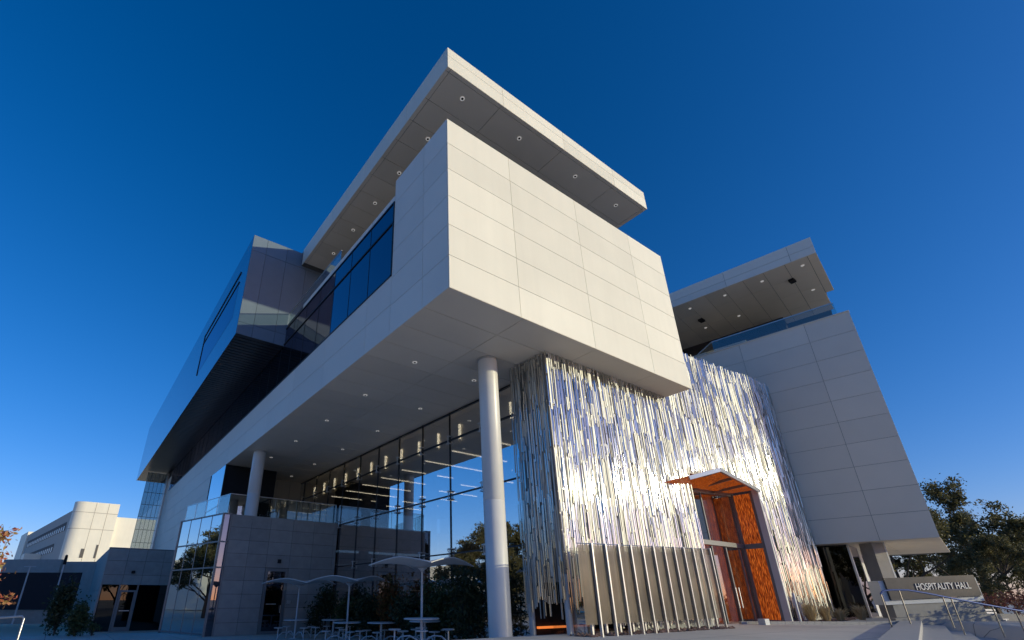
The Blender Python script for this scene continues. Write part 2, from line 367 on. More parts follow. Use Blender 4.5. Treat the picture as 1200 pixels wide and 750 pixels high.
# soffit under the box
SY1 = 34.0
b = MB(); ysj = [Y0+.0, 8.66+.05]+[8.66+1.165*i for i in range(1,22)]
ysj = [y for y in ysj if y < SY1]+[SY1]
b.clad((0,0,ZB+.03), (1,0,0), (0,1,0), (0,0,-1), [X0, 9.24, 12.55, 15.9, X1], [Y0, 9.75]+[9.75+1.17*i for i in range(1,21)]+[SY1], gap=.02)
sof = b.build('soffit', M['soffit'], hall)
def downlight(x, y, z, parent, r=.085):
    b = MB(); b._lathe((x,y,z), [(r,0),(r,-.018),(r*.72,-.018),(r*.66,-.004),(r*.2,-.003)], 16)
    return b.build('downlight', M['lamp_ring'], parent, True)
def lens(x, y, z, parent, r=.10):
    b = MB(); b._lathe((x,y,z-.019), [(r*.52,0),(r*.52,-.004)], 12)
    return b.build('lens', M['black'], parent)
for y in (12.82, 16.45, 20.2, 24.1, 28.0, 31.9):
    for x in (8.2, 10.85):
        downlight(x, y, ZB, sof)
        b = MB(); b._lathe((x,y,ZB-.018), [(.045,0),(.045,-.003)], 12); b.build('lamp_opening', M['black'], sof)
# roof slab
RX0, RX1, RY0, RY1, RZ0, RZ1 = 6.81, 18.73, 8.87, 22.57, 18.66, 19.72
MB().box(RX0+.03, RX1-.03, RY0+.03, 30, RZ0+.03, RZ1-.02).build('roof_core', M['joint'], hall)
b = MB()
b.clad((0,RY0+.03,0), (1,0,0), (0,0,1), (0,-1,0), [RX0,9.46,12.89,16.25,RX1], [RZ0, RZ0+.62, RZ1], gap=.014)
b.clad((RX0+.03,0,0), (0,1,0), (0,0,1), (-1,0,0), [RY0+.032]+[11.6+3.5*i for i in range(4)]+[RY1], [RZ0, RZ1], gap=.014)
b.build('roof_fascia', M['cream'], hall)
b = MB()
b.clad((0,0,RZ0+.03), (1,0,0), (0,1,0), (0,0,-1), [RX0,6.98,9.38,12.8,16.2,18.5,RX1], [RY0,9.03,10.3]+[10.3+1.09*i for i in range(1,12)], gap=.02)
rs = b.build('roof_soffit', M['soffit'], hall)
for x, y in [(7.98,9.53),(10.93,9.55),(14.33,9.54),(17.28,9.58),(7.92,11.72),(7.88,13.88),(7.88,16.07),(7.87,18.33),(7.84,20.61)]:
    downlight(x, y, RZ0, rs, .088)
    b = MB(); b._lathe((x,y,RZ0-.018), [(.05,0),(.05,-.003)], 12); b.build('lamp_opening', M['black'], rs)
# penthouse set back behind the parapet
MB().box(11.0, 17.6, 18.5, 30, ZT-.02, RZ0+.03).build('penthouse_glazing', M['dark_glass'], hall)
MB().box(11.1, 17.5, 18.6, 29.9, ZT-.02, RZ0+.02).build('penthouse_core', M['black'], hall)

# dark projecting bay on the west side
CX, CY0, CY1, CZ0, CZ1 = 4.10, 22.68, 62.6, 13.46, 19.54
bay = MB().box(CX+.03, 9.5, CY0+.03, CY1-.03, CZ0+.05, CZ1-.03).build('projecting_bay', M['joint'], hall)
b = MB()
b.clad((0,CY0+.03,0), (1,0,0), (0,0,1), (0,-1,0), [CX, 4.85, 5.95, 7.1, 8.3, 9.5], [CZ0, 14.14, 18.55, CZ1], gap=.016)
b.build('end_panels', M['dark_panel'], bay)
b = MB()
ybr = [CY0, 24.4, 32.8]+[32.8+3.4*i for i in range(1,9)]+[CY1]
b.clad((CX+.03,0,0), (0,1,0), (0,0,1), (-1,0,0), [CY0+.032,CY1], [CZ0, CZ1], gap=.0)
b.build('long_side_panels', M['mirror_panel'], bay)
b = MB(); b.box(CX-.04, CX+.02, 24.37, 33.2, 18.02, 18.12).box(CX-.04, CX+.02, 24.37, 33.2, 17.42, 17.48).box(CX-.04, CX+.02, 33.1, 33.2, 15.1, 18.1)
b.build('window_slot', M['dark_metal'], bay)
b = MB(); b.box(CX-.006, CX+.02, 24.4, 33.1, 15.2, 17.42)
b.build('bay_window', M['dark_glass'], bay)
b = MB()
y = CY0+.05
while y < CY1-.3:
    b.box(CX+.02, X0-.02, y, y+.27, CZ0-.0, CZ0+.04); y += .33
b.build('underside_slats', M['slat'], bay)
# far glass screen under the bay end
gs = MB().box(4.62, 6.4, 57.0, 57.03, 0, 13.4).build('end_glass_screen', M['screen_glass'], hall)
b = MB()
for i in range(6): b.box(4.62+.355*i-.012, 4.62+.355*i+.012, 56.95, 57.06, 0, 13.4)
for z in (3,4.2,5.4,6.6,7.8,9.0,10.2,11.4,12.6): b.box(4.62, 6.4, 56.96, 57.05, z-.015, z+.015)
b.build('screen_grid', M['dark_metal'], gs)
MB().box(6.38, 6.49, 56.4, 58.0, 0, 13.4).build('screen_jamb', M['alu'], gs)

# columns
def column(x, y, z0, z1, r):
    b = MB(); b._lathe((x,y,0), [(r,z0),(r,(z0+z1)*.47),(r-.008,(z0+z1)*.47+.01),(r,(z0+z1)*.47+.02),(r,z1-.04),(r+.01,z1-.035),(r+.01,z1)], 40)
    c = b.build('column', M['column'], hall, True)
    b = MB(); b._lathe((x,y,0), [(r+.004,z1-.10),(r+.02,z1-.095),(r+.02,z1-.03),(r+.004,z1-.025)], 40); b.build('column_collar', M['alu'], c, True)
    return c
column(10.12, 11.22, .0, ZB+.02, .325)
column(7.3, 27.15, 5.2, ZB+.02, .325)

# curtain wall at X = 12.2
CWX = 12.2
cw = MB().box(CWX, CWX+.012, 9.7, 34.0, .0, ZB).build('curtain_wall', M['glass'], hall)
b = MB()
for z, t in ((7.80,.05),(5.45,.045),(3.20,.045),(.15,.08),(ZB-.06,.05)): b.box(CWX-.05, CWX+.06, 9.7, 34.0, z-t/2, z+t/2)
b.build('transoms', M['dark_metal'], cw)
for i in range(-2, 9):
    y = 16.15 + 2.09*i
    MB().box(CWX-.04, CWX-.005, y-.014, y+.014, 0, ZB).build('mullion', M['dark_metal'], cw)
    for z in (7.8, 5.45, 3.2):
        if y < 26 or z > 5.4:
            b = MB(); b.tube([(CWX-.11,y,z-.2),(CWX-.11,y,z+.2)], .022, 6)
            for dz in (-.16, .16): b.tube([(CWX-.13,y-.07,z+dz),(CWX-.02,y-.07,z+dz)], .03, 8); b.tube([(CWX-.13,y+.07,z+dz),(CWX-.02,y+.07,z+dz)], .03, 8); b.box(CWX-.12,CWX-.08,y-.08,y+.08,z+dz-.02,z+dz+.02)
            b.build('glass_fitting', M['alu'], cw)
# interior seen through the glass
MB().box(CWX+.5, 25.5, 11.4, 34, 7.68, 7.75).build('interior_ceiling', M['interior'], hall)
MB().box(CWX+.55, CWX+.65, 9.9, 34, 7.76, ZB-.01).build('interior_cove', M['beige'], hall)
for i in range(14):
    y = 11.2 + 1.62*i
    MB().box(CWX+.45, CWX+.54, y, y+.07, 7.95, 8.62).build('cove_light', M['led_soft'], hall)
for i in range(9):
    y = 12.6 + 2.15*i
    MB().box(12.9, 16.2 + .3*(i%2), y, y+.06, 7.62, 7.66).build('ceiling_light_strip', M['led'], hall)
    MB().box(17.6, 20.6, y+1.1, y+1.15, 7.62, 7.66).build('ceiling_light_strip', M['led'], hall)
for y in (14.5, 21.0, 28.2):
    b = MB(); b._lathe((14.6,y,0), [(.3,.05),(.3,7.7)], 24); b.build('interior_column', M['interior'], hall, True)
MB().box(24.5, 24.8, 11.4, 34, 0, 7.7).build('interior_back_wall', M['interior'], hall)
MB().box(CWX+.05, 24.5, 11.4, 34, -.1, .06).build('interior_floor', M['interior'], hall)
MB().box(12.42, 24.4, 27.0, 27.2, 4.15, 5.5).build('mezzanine_edge', M['beige'], hall)
MB().box(12.42, 12.55, 27.2, 33, 4.15, 5.5).build('mezzanine_end', M['white_metal'], hall)
MB().box(12.42, 24.4, 27.21, 33.5, 5.3, 5.45).build('mezzanine_floor', M['interior'], hall)
b = MB(); b.clad((0,28.4,0), (1,0,0), (0,0,1), (0,-1,0), [CWX+.1+1.3*i for i in range(9)], [.05+.68*i for i in range(7)], gap=.015)
b.build('interior_stone_wall', M['stone'], hall)

# terrace block in stone tile
TB = 26.8; TZ = 5.54
b = MB()
b.box(6.33, CWX-.06, TB+.03, 34.0, 0, TZ-.03); b.prism([(5.95,TB+.35),(6.4,TB+.35),(6.4,34),(4.78,31.4)], .05, TZ-.04)
b.build('terrace_core', M['black'], hall)
b = MB(); tz = [0,.55,1.18,1.80,2.42,3.05,3.67,4.30,4.92,TZ]
b.clad((0,TB+.03,0), (1,0,0), (0,0,1), (0,-1,0), [6.33,7.35,8.34], tz, gap=.012)
b.clad((0,TB+.03,0), (1,0,0), (0,0,1), (0,-1,0), [8.34,9.56], tz[5:], gap=.012)
b.clad((0,TB+.03,0), (1,0,0), (0,0,1), (0,-1,0), [9.56,10.75,11.95,CWX-.05], tz, gap=.012)
tb = b.build('terrace_block', M['stone'], hall)
b = MB(); b.box(8.35, 8.50, TB-.03, TB+.1, 0, 3.03).box(9.40,9.55,TB-.03,TB+.1,0,3.03).box(8.5,9.4,TB-.03,TB+.1,2.88,3.03).box(8.5,9.4,TB-.02,TB+.08,0,.14)
b.build('door_frame', M['frame'], tb)
b = MB(); b.box(8.5,9.4,TB+.02,TB+.04,.14,2.88); b.build('door_glass', M['dark_glass'], tb)
b = MB(); b.tube([(9.32,TB-.08,.95),(9.32,TB-.08,1.3)], .018).beam((8.6,TB-.03,1.35),(9.1,TB-.03,1.35),.03,.05); b.build('door_handle', M['alu'], tb)
MB().box(8.93,9.08,TB-.12,TB-.002,3.28,3.46).build('wall_lamp', M['black'], tb)
MB().box(9.66,9.86,TB-.02,TB-.002,1.35,1.52).build('door_sign', M['alu'], tb)
# corner glazing
V0 = Vector((5.90,TB,0)); V1 = Vector((4.72,31.25,0)); vd = (V1-V0).normalized(); vn = Vector((-vd.y, vd.x, 0)); vn = vn if vn.x < 0 else -vn
b = MB(); b.obox(V0, V1-V0, (0,0,TZ), -vn*.02)
cg = b.build('corner_glazing', M['vest_glass'], hall)
MB().obox((5.92,TB,0),(.38,0,0),(0,0,TZ),(0,.02,0)).build('front_glazing', M['dark_glass'], cg)
b = MB()
for z in (0.05, 2.95, 4.15, TZ-.04): b.obox(V0+vn*.03+Vector((0,0,z)), V1-V0, (0,0,.07), -vn*.08)
for z in (2.95, 4.15, TZ-.04): b.box(5.9, 6.32, TB-.03, TB+.03, z, z+.07)
for p in (V0, V1): b.box(p.x-.05,p.x+.05,p.y-.04,p.y+.06,0,TZ+.03)
b.box(6.26,6.34,TB-.03,TB+.04,0,TZ)
b.build('glazing_frame', M['frame'], cg)
for i in range(1,4):
    p = V0+(V1-V0)*i/4; MB().box(p.x-.012,p.x+.012,p.y-.02,p.y+.02,0,TZ).build('glazing_joint', M['frame'], cg)
# terrace railing
RA = Vector((6.15,TB+.3,0)); RB = Vector((5.05,32.5,0)); RC = Vector((CWX-.1,TB+.3,0))
b = MB(); b.obox(RA+Vector((0,0,TZ-.1)), RB-RA, (0,0,1.15), (.015,0,0)); b.obox(RA+Vector((0,0,TZ-.1)), RC-RA, (0,0,1.15), (0,.015,0))
tr = b.build('terrace_railing', M['rail_glass'], hall)
for a_, b_, n_ in ((RA,RB,4),(RA,RC,5)):
    b = MB()
    b.beam(a_+Vector((0,0,TZ+1.06)), b_+Vector((0,0,TZ+1.06)), .03,.03); b.build('rail_cap', M['alu'], tr)
    for i in range(n_+1):
        p = a_+(b_-a_)*i/n_; MB().box(p.x-.015,p.x+.015,p.y+.02,p.y+.05,TZ-.1,TZ+1.05).build('rail_post', M['alu'], tr)
# blue glass box on the terrace and beige back wall
b = MB(); b.box(X0+.0,X0+.02,31.1,34.95,TZ-.1,ZB+.02); uv = b.build('terrace_room_glazing', M['vest_glass'], hall)
b = MB(); b.box(X0-.03,X0+.03,31.05,31.13,TZ-.1,ZB).box(X0-.03,X0+.03,31.1,34.9,6.6,6.66).box(X0-.03,X0+.03,34.9,34.97,TZ-.1,ZB); b.build('glazing_frame', M['dark_metal'], uv)
MB().box(X0+.03, 9.6, 31.12, 34.9, TZ-.1, ZB-.02).build('terrace_room', M['black'], hall)
b = MB(); b.clad((0,33.6,0),(1,0,0),(0,0,1),(0,-1,0),[9.6,10.5,11.4,CWX],[TZ-.1,ZB],gap=.02); b.build('terrace_back_wall', M['beige'], hall)

# ------------------------------------------------------------------ metal entrance pavilion (part of the hall)
MY, MX0, MX1, MZ = 9.64, 11.21, 29.30, 12.1
rng = random.Random(3)
def strips(b, o, u, nrm, length, zlo, ztop, pitch=.064):
    """folded steel strips: short lengths hung in loose courses, each turned a little"""
    o, u, nrm = Vector(o), Vector(u), Vector(nrm); n = int(length/pitch)
    for i in range(n):
        c = (i+.5)*pitch + rng.uniform(-.008,.008)
        z = zlo(c) + rng.uniform(-.04,.18); top = ztop(c) + rng.uniform(-.06,.10); course = 0
        base_yaw = 0
        while z < top:
            nxt = (math.floor(z/1.42+.35)+1)*1.42 + rng.gauss(0,.16)
            if rng.random() < .35: nxt = z + rng.uniform(.4,1.1)
            if rng.random() < .3: nxt = z + rng.uniform(.3,.7)
            z1 = min(max(nxt, z+.25), top)
            if z1 - z < .12: break
            wd = rng.uniform(.044,.064); yaw = base_yaw + rng.gauss(0,.2); off = rng.choice([0,.012,.03])+rng.uniform(0,.01); bul = rng.uniform(.006,.014); tilt = rng.gauss(0,.008)
            cu = u*cos(yaw)+nrm*sin(yaw); cn = nrm*cos(yaw)-u*sin(yaw)
            prof = [(-.5,0),(-.28,.75),(0,1),(.28,.75),(.5,0)]
            if rng.random() < .3: prof = [(a,1-q) for a,q in prof]
            bb = o+u*c+nrm*off; tt = o+u*(c+rng.uniform(-.008,.008))+nrm*(off+tilt*(z1-z))
            vs = [bb+cu*(a*wd)+cn*(q*bul)+Vector((0,0,z)) for a,q in prof]+[tt+cu*(a*wd)+cn*(q*bul)+Vector((0,0,z1)) for a,q in prof]
            b.add(vs, [(k,k+1,k+6,k+5) for k in range(4)])
            z = z1 + rng.choice([.0,.01,.02,.05,.09])
OPX0, OPX1 = 18.9, 23.95
def zlo_front(c):
    x = MX0 + c
    if x < 13.0: return 1.05 + .4*abs(sin(9*c)) + rng.uniform(-.2,.2)
    if OPX0-.1 < x < OPX1+.1: return 6.12
    return gz(x, MY)+.12
b = MB(); strips(b, (MX0,MY,0), (1,0,0), (0,-1,0), MX1-MX0, zlo_front, lambda c: min(12.35, 11.75+.085*max(0, MX0+c-20.9)))
sf = b.build('metal_screen_front', M['strip'], hall, True)
b = MB(); strips(b, (MX0,MY+1.66,0), (0,-1,0), (-1,0,0), 1.66, lambda c: 1.3+rng.uniform(-.35,.25), lambda c: ZB-.12)
b.build('metal_screen_side', M['strip'], hall, True)
# backing behind the strips (dark membrane), stops short of the portal's lit cavity
b = MB(); b.box(MX0+.12, OPX0-.05, MY+.12, MY+.2, 2.0, ZB-.02); b.box(OPX0-.05, OPX1+.1, MY+.12, MY+.2, 6.1, ZB-.02)
b.box(MX0+.14,MX0+.2,MY+.2,MY+1.6,2.0,ZB-.02); b.box(X1-.02,MX1,MY+.12,MY+.2,ZB-.02,11.9); b.box(OPX1+.1,MX1,MY+.12,MY+.2,6.1,ZB-.02)
b.box(26.0,MX1,MY+.12,MY+.2,.5,6.1)
b.build('screen_backing', mat('screen_backing', (.42,.41,.40), .45, .5), hall)
b = MB(); b.box(14.2, OPX0-.05, MY+.2, MY+.3, .3, 2.0); b.build('base_wall', M['frame'], hall)
for p in ((11.3,9.78),(11.3,11.15)):
    b = MB(); b._lathe((p[0],p[1],0), [(.09,.2),(.09,2.2)], 16); b.build('screen_leg', M['white_metal'], hall, True)
MB().box(MX0+.3, OPX0-.1, 11.3, 11.4, .0, ZB).build('lobby_wall', M['black'], hall)
# small warm light band at lobby floor seen under the screen
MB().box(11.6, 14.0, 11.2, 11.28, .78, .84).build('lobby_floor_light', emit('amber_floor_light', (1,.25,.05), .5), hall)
# side of the upper pavilion facing east is hidden; roof
MB().box(MX1-.12, MX1-.05, MY+.2, 16, .6, 11.8).build('pavilion_side_wall', M['frame'], hall)
MB().box(MX0+.25, MX1-.05, MY+.2, 16, 11.8, 11.9).build('pavilion_roof', M['frame'], hall)

# entrance portal
pt = MB().box(23.92, 24.03, 9.40, 9.66, .55, 5.98).build('portal_frame', M['white_metal'], hall)
MB().box(23.9,24.02,9.66,9.76,.55,5.9).box(23.9,24.02,10.46,10.56,.55,5.9).box(23.9,24.02,9.76,10.46,3.55,3.75).box(23.9,24.02,9.76,10.46,.55,.8).build('jamb_frame', M['frame'], pt)
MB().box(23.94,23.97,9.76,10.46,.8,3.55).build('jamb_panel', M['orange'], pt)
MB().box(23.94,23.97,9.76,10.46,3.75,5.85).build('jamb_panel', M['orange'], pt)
# glass doors and transom
GY = 10.56
MB().box(OPX0, 23.88, GY, GY+.015, .62, 3.55).box(21.25, 23.88, GY, GY+.015, 3.55, 5.85).build('portal_glass', M['door_glass'], pt)
MB().box(OPX0, 21.2, GY, GY+.015, 3.7, 5.85).build('transom_glass', M['vest_glass'], pt)
b = MB(); b.box(OPX0,23.88,GY-.08,GY+.1,3.58,3.76); b.build('portal_transom', M['frame'], pt)
for x in (OPX0+.03, 21.2, 22.35, 23.5): MB().box(x-.035,x+.035,GY-.03,GY+.05,.62,3.55).build('mullion', M['frame'], pt)
for x in (OPX0+.03, 21.2): MB().box(x-.035,x+.035,GY-.03,GY+.05,3.78,5.85).build('mullion', M['frame'], pt)
for x in (22.22, 22.48): MB().tube([(x,GY-.09,1.25),(x,GY-.09,2.0)], .022, 8).build('door_handle', M['alu'], pt)
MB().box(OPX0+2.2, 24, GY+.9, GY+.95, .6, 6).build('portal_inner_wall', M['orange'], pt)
MB().box(21.5, 21.85, 9.35, 9.6, .62, .9).build('planter_box', M['white_metal'], pt)
# canopy: wedge roof of orange resin on a pale frame
Lp = Vector((16.9,MY-.12,5.40)); Pp = Vector((18.68,8.40,5.95)); Rp = Vector((24.03,9.40,5.98)); Bp = Vector((24.03,GY,5.98)); Bl = Vector((18.9,GY,5.75))
cn = MB()
def slab(b, pts, t):
    n = len(pts); b.add([(p.x,p.y,p.z) for p in pts]+[(p.x,p.y,p.z+t) for p in pts],
        [tuple(range(n))[::-1], tuple(range(n,2*n))]+[(i,(i+1)%n,n+(i+1)%n,n+i) for i in range(n)])
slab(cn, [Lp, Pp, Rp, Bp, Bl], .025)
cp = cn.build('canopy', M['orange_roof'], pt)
b = MB(); Lm = Lp+(Pp-Lp)*.42
for a_, b_ in ((Lm,Pp),(Pp,Rp)): b.beam(a_-Vector((0,0,.06)), b_-Vector((0,0,.06)), .09, .14)
b.build('canopy_edge', M['alu'], cp)
b = MB(); 
for q in (.33,.66): b.beam(Pp+(Rp-Pp)*q-Vector((0,0,.07)), Bl+(Bp-Bl)*q-Vector((0,0,.07)), .07,.10)
b.beam(Pp-Vector((0,0,.08)), Bl-Vector((0,0,.08)), .08,.1); b.beam(Bl-Vector((0,0,.08)), Bp-Vector((0,0,.08)), .1,.16)
b.build('canopy_ribs', M['frame'], cp)

# ------------------------------------------------------------------ RIGHT WING
h99 = radians(99); fd = Vector((cos(h99), sin(h99), 0)); fn = Vector((fd.y, -fd.x, 0)); fn = fn if fn.x < 0 else -fn
bk = -fn
wing = thing('tower_wing', 'tall panelled block with glass balcony under a roof slab, right of the metal wall', 'building', (30,5.3,0))
Q = Vector((30.03,5.30,0)); WB, WT = 3.98, 15.25; WL = 8.75
Qe = Q + fd*WL
b = MB(); hs13 = radians(13); sd = Vector((cos(hs13), sin(hs13), 0))
pR = Q - fn*.03 + fd*.03
b.prism([tuple(p[:2]) for p in (pR, Q-fn*.03+fd*12.5, Q+fd*12.5+bk*12, Q+sd*12)], WB+.03, WT-.03)
b.build('wing_core', M['joint'], wing)
rows10 = [WB+(WT-WB)*i/10 for i in range(11)]
b = MB(); b.clad(Q-fn*.03, fd, (0,0,1), fn, [0,1.97,5.17,8.4,11.6], rows10, gap=.015)
b.build('wing_cladding', M['grey'], wing)
b = MB()
pts = [Q+fn*.0, Q+fd*12+fn*.0, Q+fd*12+bk*12, Q+sd*12]
for u0,u1 in ((0,1.97),(1.97,5.17),(5.17,8.4)):
    for k in range(4):
        o = Q+fd*(u0+.01)+bk*(k*2.6+.01); b.obox(o+Vector((0,0,WB)), fd*(u1-u0-.02), bk*2.58, (0,0,.03))
b.build('wing_soffit', M['soffit'], wing)
MB().beam(Q+fd*.0+Vector((0,0,WT+.0))-fn*.1, Q+fd*11.6+Vector((0,0,WT+.0))-fn*.1, .3,.04).build('wing_coping', M['grey'], wing)
# glazing and pier under the wing
b = MB(); a_ = Q+fd*3.3+bk*1.0; c_ = Q+fd*8.6+bk*1.0
b.obox(a_, c_-a_, (0,0,WB), bk*.02); wg = b.build('wing_glazing', M['deep_glass'], wing)
b = MB()
for q in (0, .37, 1.0): p = a_+(c_-a_)*q; b.beam(p, p+Vector((0,0,WB)), .08,.1, up=(1,0,0))
b.build('glazing_frame', M['alu'], wg)
b = MB(); p = Q+fd*3.3+bk*1.05; b.obox(p, bk*5, (0,0,WB), fd*.02); b.build('wing_side_glazing', M['dark_glass'], wing)
b = MB(); b.obox(Q+fd*3.3+bk*3.6+Vector((0,0,0)), -fd*.02, (0,0,WB), bk*.9); b.build('wing_pier_edge', M['white_metal'], wing)
pc = L(17.4, 25.2, 0)
b = MB(); b.obox((30.35,7.75,0), (.42,-.30,0), (0,0,WB), (.5,.62,0)); b.build('stone_pier', M['stone'], wing)
b = MB(); b.obox((30.78,7.44,0), (.06,-.045,0), (0,0,WB), (.5,.62,0)); b.build('pier_edge', M['white_metal'], wing)
MB().prism([tuple((Q+fd*u+bk*v)[:2]) for u,v in ((3.5,1.2),(8.6,1.2),(8.6,9),(3.5,9))], 0, WB+.02).build('wing_interior', M['black'], wing)
# wing balcony rail
RZt = 16.13
b = MB(); b.obox(Q+fd*.5-fn*.4+Vector((0,0,WT)), fd*6.1, (0,0,.88), fn*.015)
e = Q+fd*6.6-fn*.4; e2 = Vector((31.0,14.2,0)); b.obox(e+Vector((0,0,WT)), e2-e, (0,0,.88), (0,.015,0))
b.obox(Q+fd*.5-fn*.4+Vector((0,0,WT)), bk*6, (0,0,.88), fd*.015)
wr = b.build('balcony_railing', glass('balcony_glass', (.84,.88,.87), .12, gloss=(1,.95,.9)), wing)
b = MB(); b.beam(Q+fd*.5-fn*.4+Vector((0,0,RZt)), e+Vector((0,0,RZt)), .05,.05); b.beam(e+Vector((0,0,RZt)), e2+Vector((0,0,RZt)), .05,.05)
b.build('rail_cap', M['alu'], wr)
# wing roof
F0 = Vector((29.05,5.48,0)); fh = radians(99); FL = 14.5
b = MB(); b.prism([tuple(p[:2]) for p in (F0-fn*.03+fd*.03, F0+fd*FL-fn*.03, F0+fd*FL+bk*12, F0+sd*12+fd*.05)], RZ0+.03, RZ1-.02); b.build('wing_roof_core', M['joint'], wing)
b = MB(); b.clad(F0-fn*.03, fd, (0,0,1), fn, [0,1.15,4.45,7.8,11.1,FL], [RZ0, RZ0+.45, RZ1], gap=.016); b.build('wing_fascia', M['grey'], wing)
b = MB(); b.clad(F0+Vector((0,0,RZ0+.03)), fd, bk, (0,0,-1), [.42]+[.42+1.06*i for i in range(1,14)], [0,1.9,3.8,5.7,7.6], gap=.02)
b.clad(F0+Vector((0,0,RZ0+.03)), fd, bk, (0,0,-1), [0,.42], [0,2.5,5.0], gap=.02)
ws = b.build('wing_roof_soffit', M['soffit'], wing)
for x, y in [(29.73,6.38),(29.48,8.38),(29.18,10.38),(28.87,12.43),(32.93,7.0),(32.36,11.04),(32.1,13.12)]:
    downlight(x, y, RZ0, ws, .09)
for x, y in ((30.77,7.31),(30.81,12.73)):
    MB().box(x-.2,x+.2,y-.14,y+.14,RZ0-.14,RZ0-.001).build('speaker', M['black'], ws)
o = F0+fd*3.0+bk*6.4
b = MB(); b.obox(o+Vector((0,0,WT-.1)), fd*12, (0,0,RZ0-WT+.1), bk*.05); b.build('balcony_glazing', M['dark_glass'], wing)
b = MB(); b.obox(o+bk*.2+Vector((0,0,WT-.1)), fd*12, (0,0,RZ0-WT+.1), bk*5); b.build('balcony_room', M['black'], wing)
b = MB(); b.obox(F0+fd*4.6+bk*1.9+Vector((0,0,WT)), fd*3.4, (0,0,.6), bk*.1); b.build('balcony_planter', M['beige'], wing)

# ------------------------------------------------------------------ bronze screen fence in front of the metal wall
fence = thing('screen_fence', 'bronze perforated screen fence with pale posts, in front of the metal wall', 'fence', (14.5,9,.7))
A = Vector((10.72,8.77,0)); B = Vector((18.25,9.2,0)); fd2 = (B-A)
b = MB(); b.add([A+Vector((0,0,.98)), B+Vector((0,0,1.0)), B+Vector((0,0,3.16)), A+Vector((0,0,2.86))], [(0,1,2,3)]); b.build('mesh_panel', M['bronze'], fence)
for i in range(12):
    q = (11.28-A.x + (18.2-11.28)*i/11)/(B.x-A.x); p = A+fd2*q; zt = 2.93+.26*i/11
    MB().box(p.x-.022,p.x+.022,p.y-.08,p.y-.01,gz(p.x,p.y)-.02,zt).build('post', M['alu'], fence)
    if i < 7: MB().box(p.x+.08,p.x+.14,p.y+.3,p.y+.36,gz(p.x,p.y)-.02,1.0).build('rear_post', M['alu'], fence)
MB().tube([A+Vector((0,.02,2.9)), B+Vector((0,.02,3.17))], .015, 6).build('top_rail', M['alu'], fence)
for q, lab in (((23.62,9.0),'slim white post standing in the rock bed right of the orange doors'),):
    b = MB(); b._lathe((q[0],q[1],gz(*q)-.02), [(.05,0),(.05,1.1),(.035,1.12)], 14); tag(b.build('white_post', M['white_metal'], None, True), lab, 'post')

# rock and planting beds
def rocks(name, label, area, n, size, m, seed):
    r = random.Random(seed); b = MB()
    for i in range(n):
        x, y = area(r); z = gz(x,y); s = size*r.uniform(.5,1.3)
        vs = []
        for k in range(6):
            d = [(1,0,0),(-1,0,0),(0,1,0),(0,-1,0),(0,0,1),(0,0,-1)][k]; q = s*r.uniform(.6,1.1)
            vs.append((x+d[0]*q, y+d[1]*q, z+s*.25+d[2]*q*.7))
        b.add(vs, [(0,2,4),(2,1,4),(1,3,4),(3,0,4),(2,0,5),(1,2,5),(3,1,5),(0,3,5)])
    o = b.build(name, m); return tag(o, label, 'rocks', kind='stuff')
rocks('rock_bed', 'red rocks lying along the foot of the bronze fence and metal wall', lambda r: (r.uniform(11,18.3), r.uniform(8.9,9.6)), 500, .07, M['rock'], 1)
rocks('rock_bed', 'dark red rocks at the foot of the metal wall right of the orange doors', lambda r: (r.uniform(24.3,29.4), r.uniform(8.75,9.5)), 450, .09, M['rock'], 2)
def leaves(b, pts, size, rr, up=0.):
    for p in pts:
        a = Vector((rr.gauss(0,1),rr.gauss(0,1),rr.gauss(0,1)+up)).normalized(); c = a.cross(Vector((rr.gauss(0,1),rr.gauss(0,1),rr.gauss(0,1)))).normalized()
        s = size*rr.uniform(.6,1.4); p = Vector(p)
        b.add([p-a*s, p+c*s*.45, p+a*s, p-c*s*.45], [(0,1,2,3)])
def grass(x, y, z, h, r, n, seed, label, group='dry grass tufts by the metal wall'):
    rr = random.Random(seed); b = MB()
    for i in range(n):
        a = rr.uniform(0,2*pi); q = rr.uniform(0,.25)*r; bx, by = x+q*cos(a), y+q*sin(a); tilt = rr.uniform(.1,1.)*r; hh = h*rr.uniform(.25,1.1)*(1-.35*q/max(r,.01))
        px, py = -sin(a)*.009, cos(a)*.009
        m1 = (bx+cos(a)*tilt*.4, by+sin(a)*tilt*.4, z+hh*.7); t = (bx+cos(a)*tilt, by+sin(a)*tilt, z+hh*rr.uniform(.8,1))
        b.add([(bx-px,by-py,z),(bx+px,by+py,z),(m1[0]+px,m1[1]+py,m1[2]),(m1[0]-px,m1[1]-py,m1[2]),t], [(0,1,2,3),(3,2,4)])
    return tag(b.build('grass_tuft', M['straw']), label, 'grass tuft')
for i, (S, D, h) in enumerate([(14.95,21.6,.75),(15.7,21.8,.65),(16.4,22.0,.5),(17.2,21.9,.62)]):
    p = L(S, D, 0)
    grass(p[0], p[1], gz(p[0],p[1])+.08, h, .42, 420, 10+i, ['tall straw-coloured grass tuft at the right end of the metal wall','straw-coloured grass tuft in front of the dark glass under the grey wing','low sparse straw grass tuft between two taller ones','straw grass tuft beside the sign wall'][i])
# kerb of the bed
b = MB(); p0 = Vector((19.0,8.6,0)); 
for i in range(24):
    a_ = L(11.6+.27*i, 20.75-.012*i, 0); c_ = L(11.6+.27*(i+1)-.012, 20.75-.012*(i+1), 0)
    b.beam((a_[0],a_[1],gz(a_[0],a_[1])+.04), (c_[0],c_[1],gz(c_[0],c_[1])+.04), .18, .12)
tag(b.build('kerb', M['concrete_light']), kind='structure')

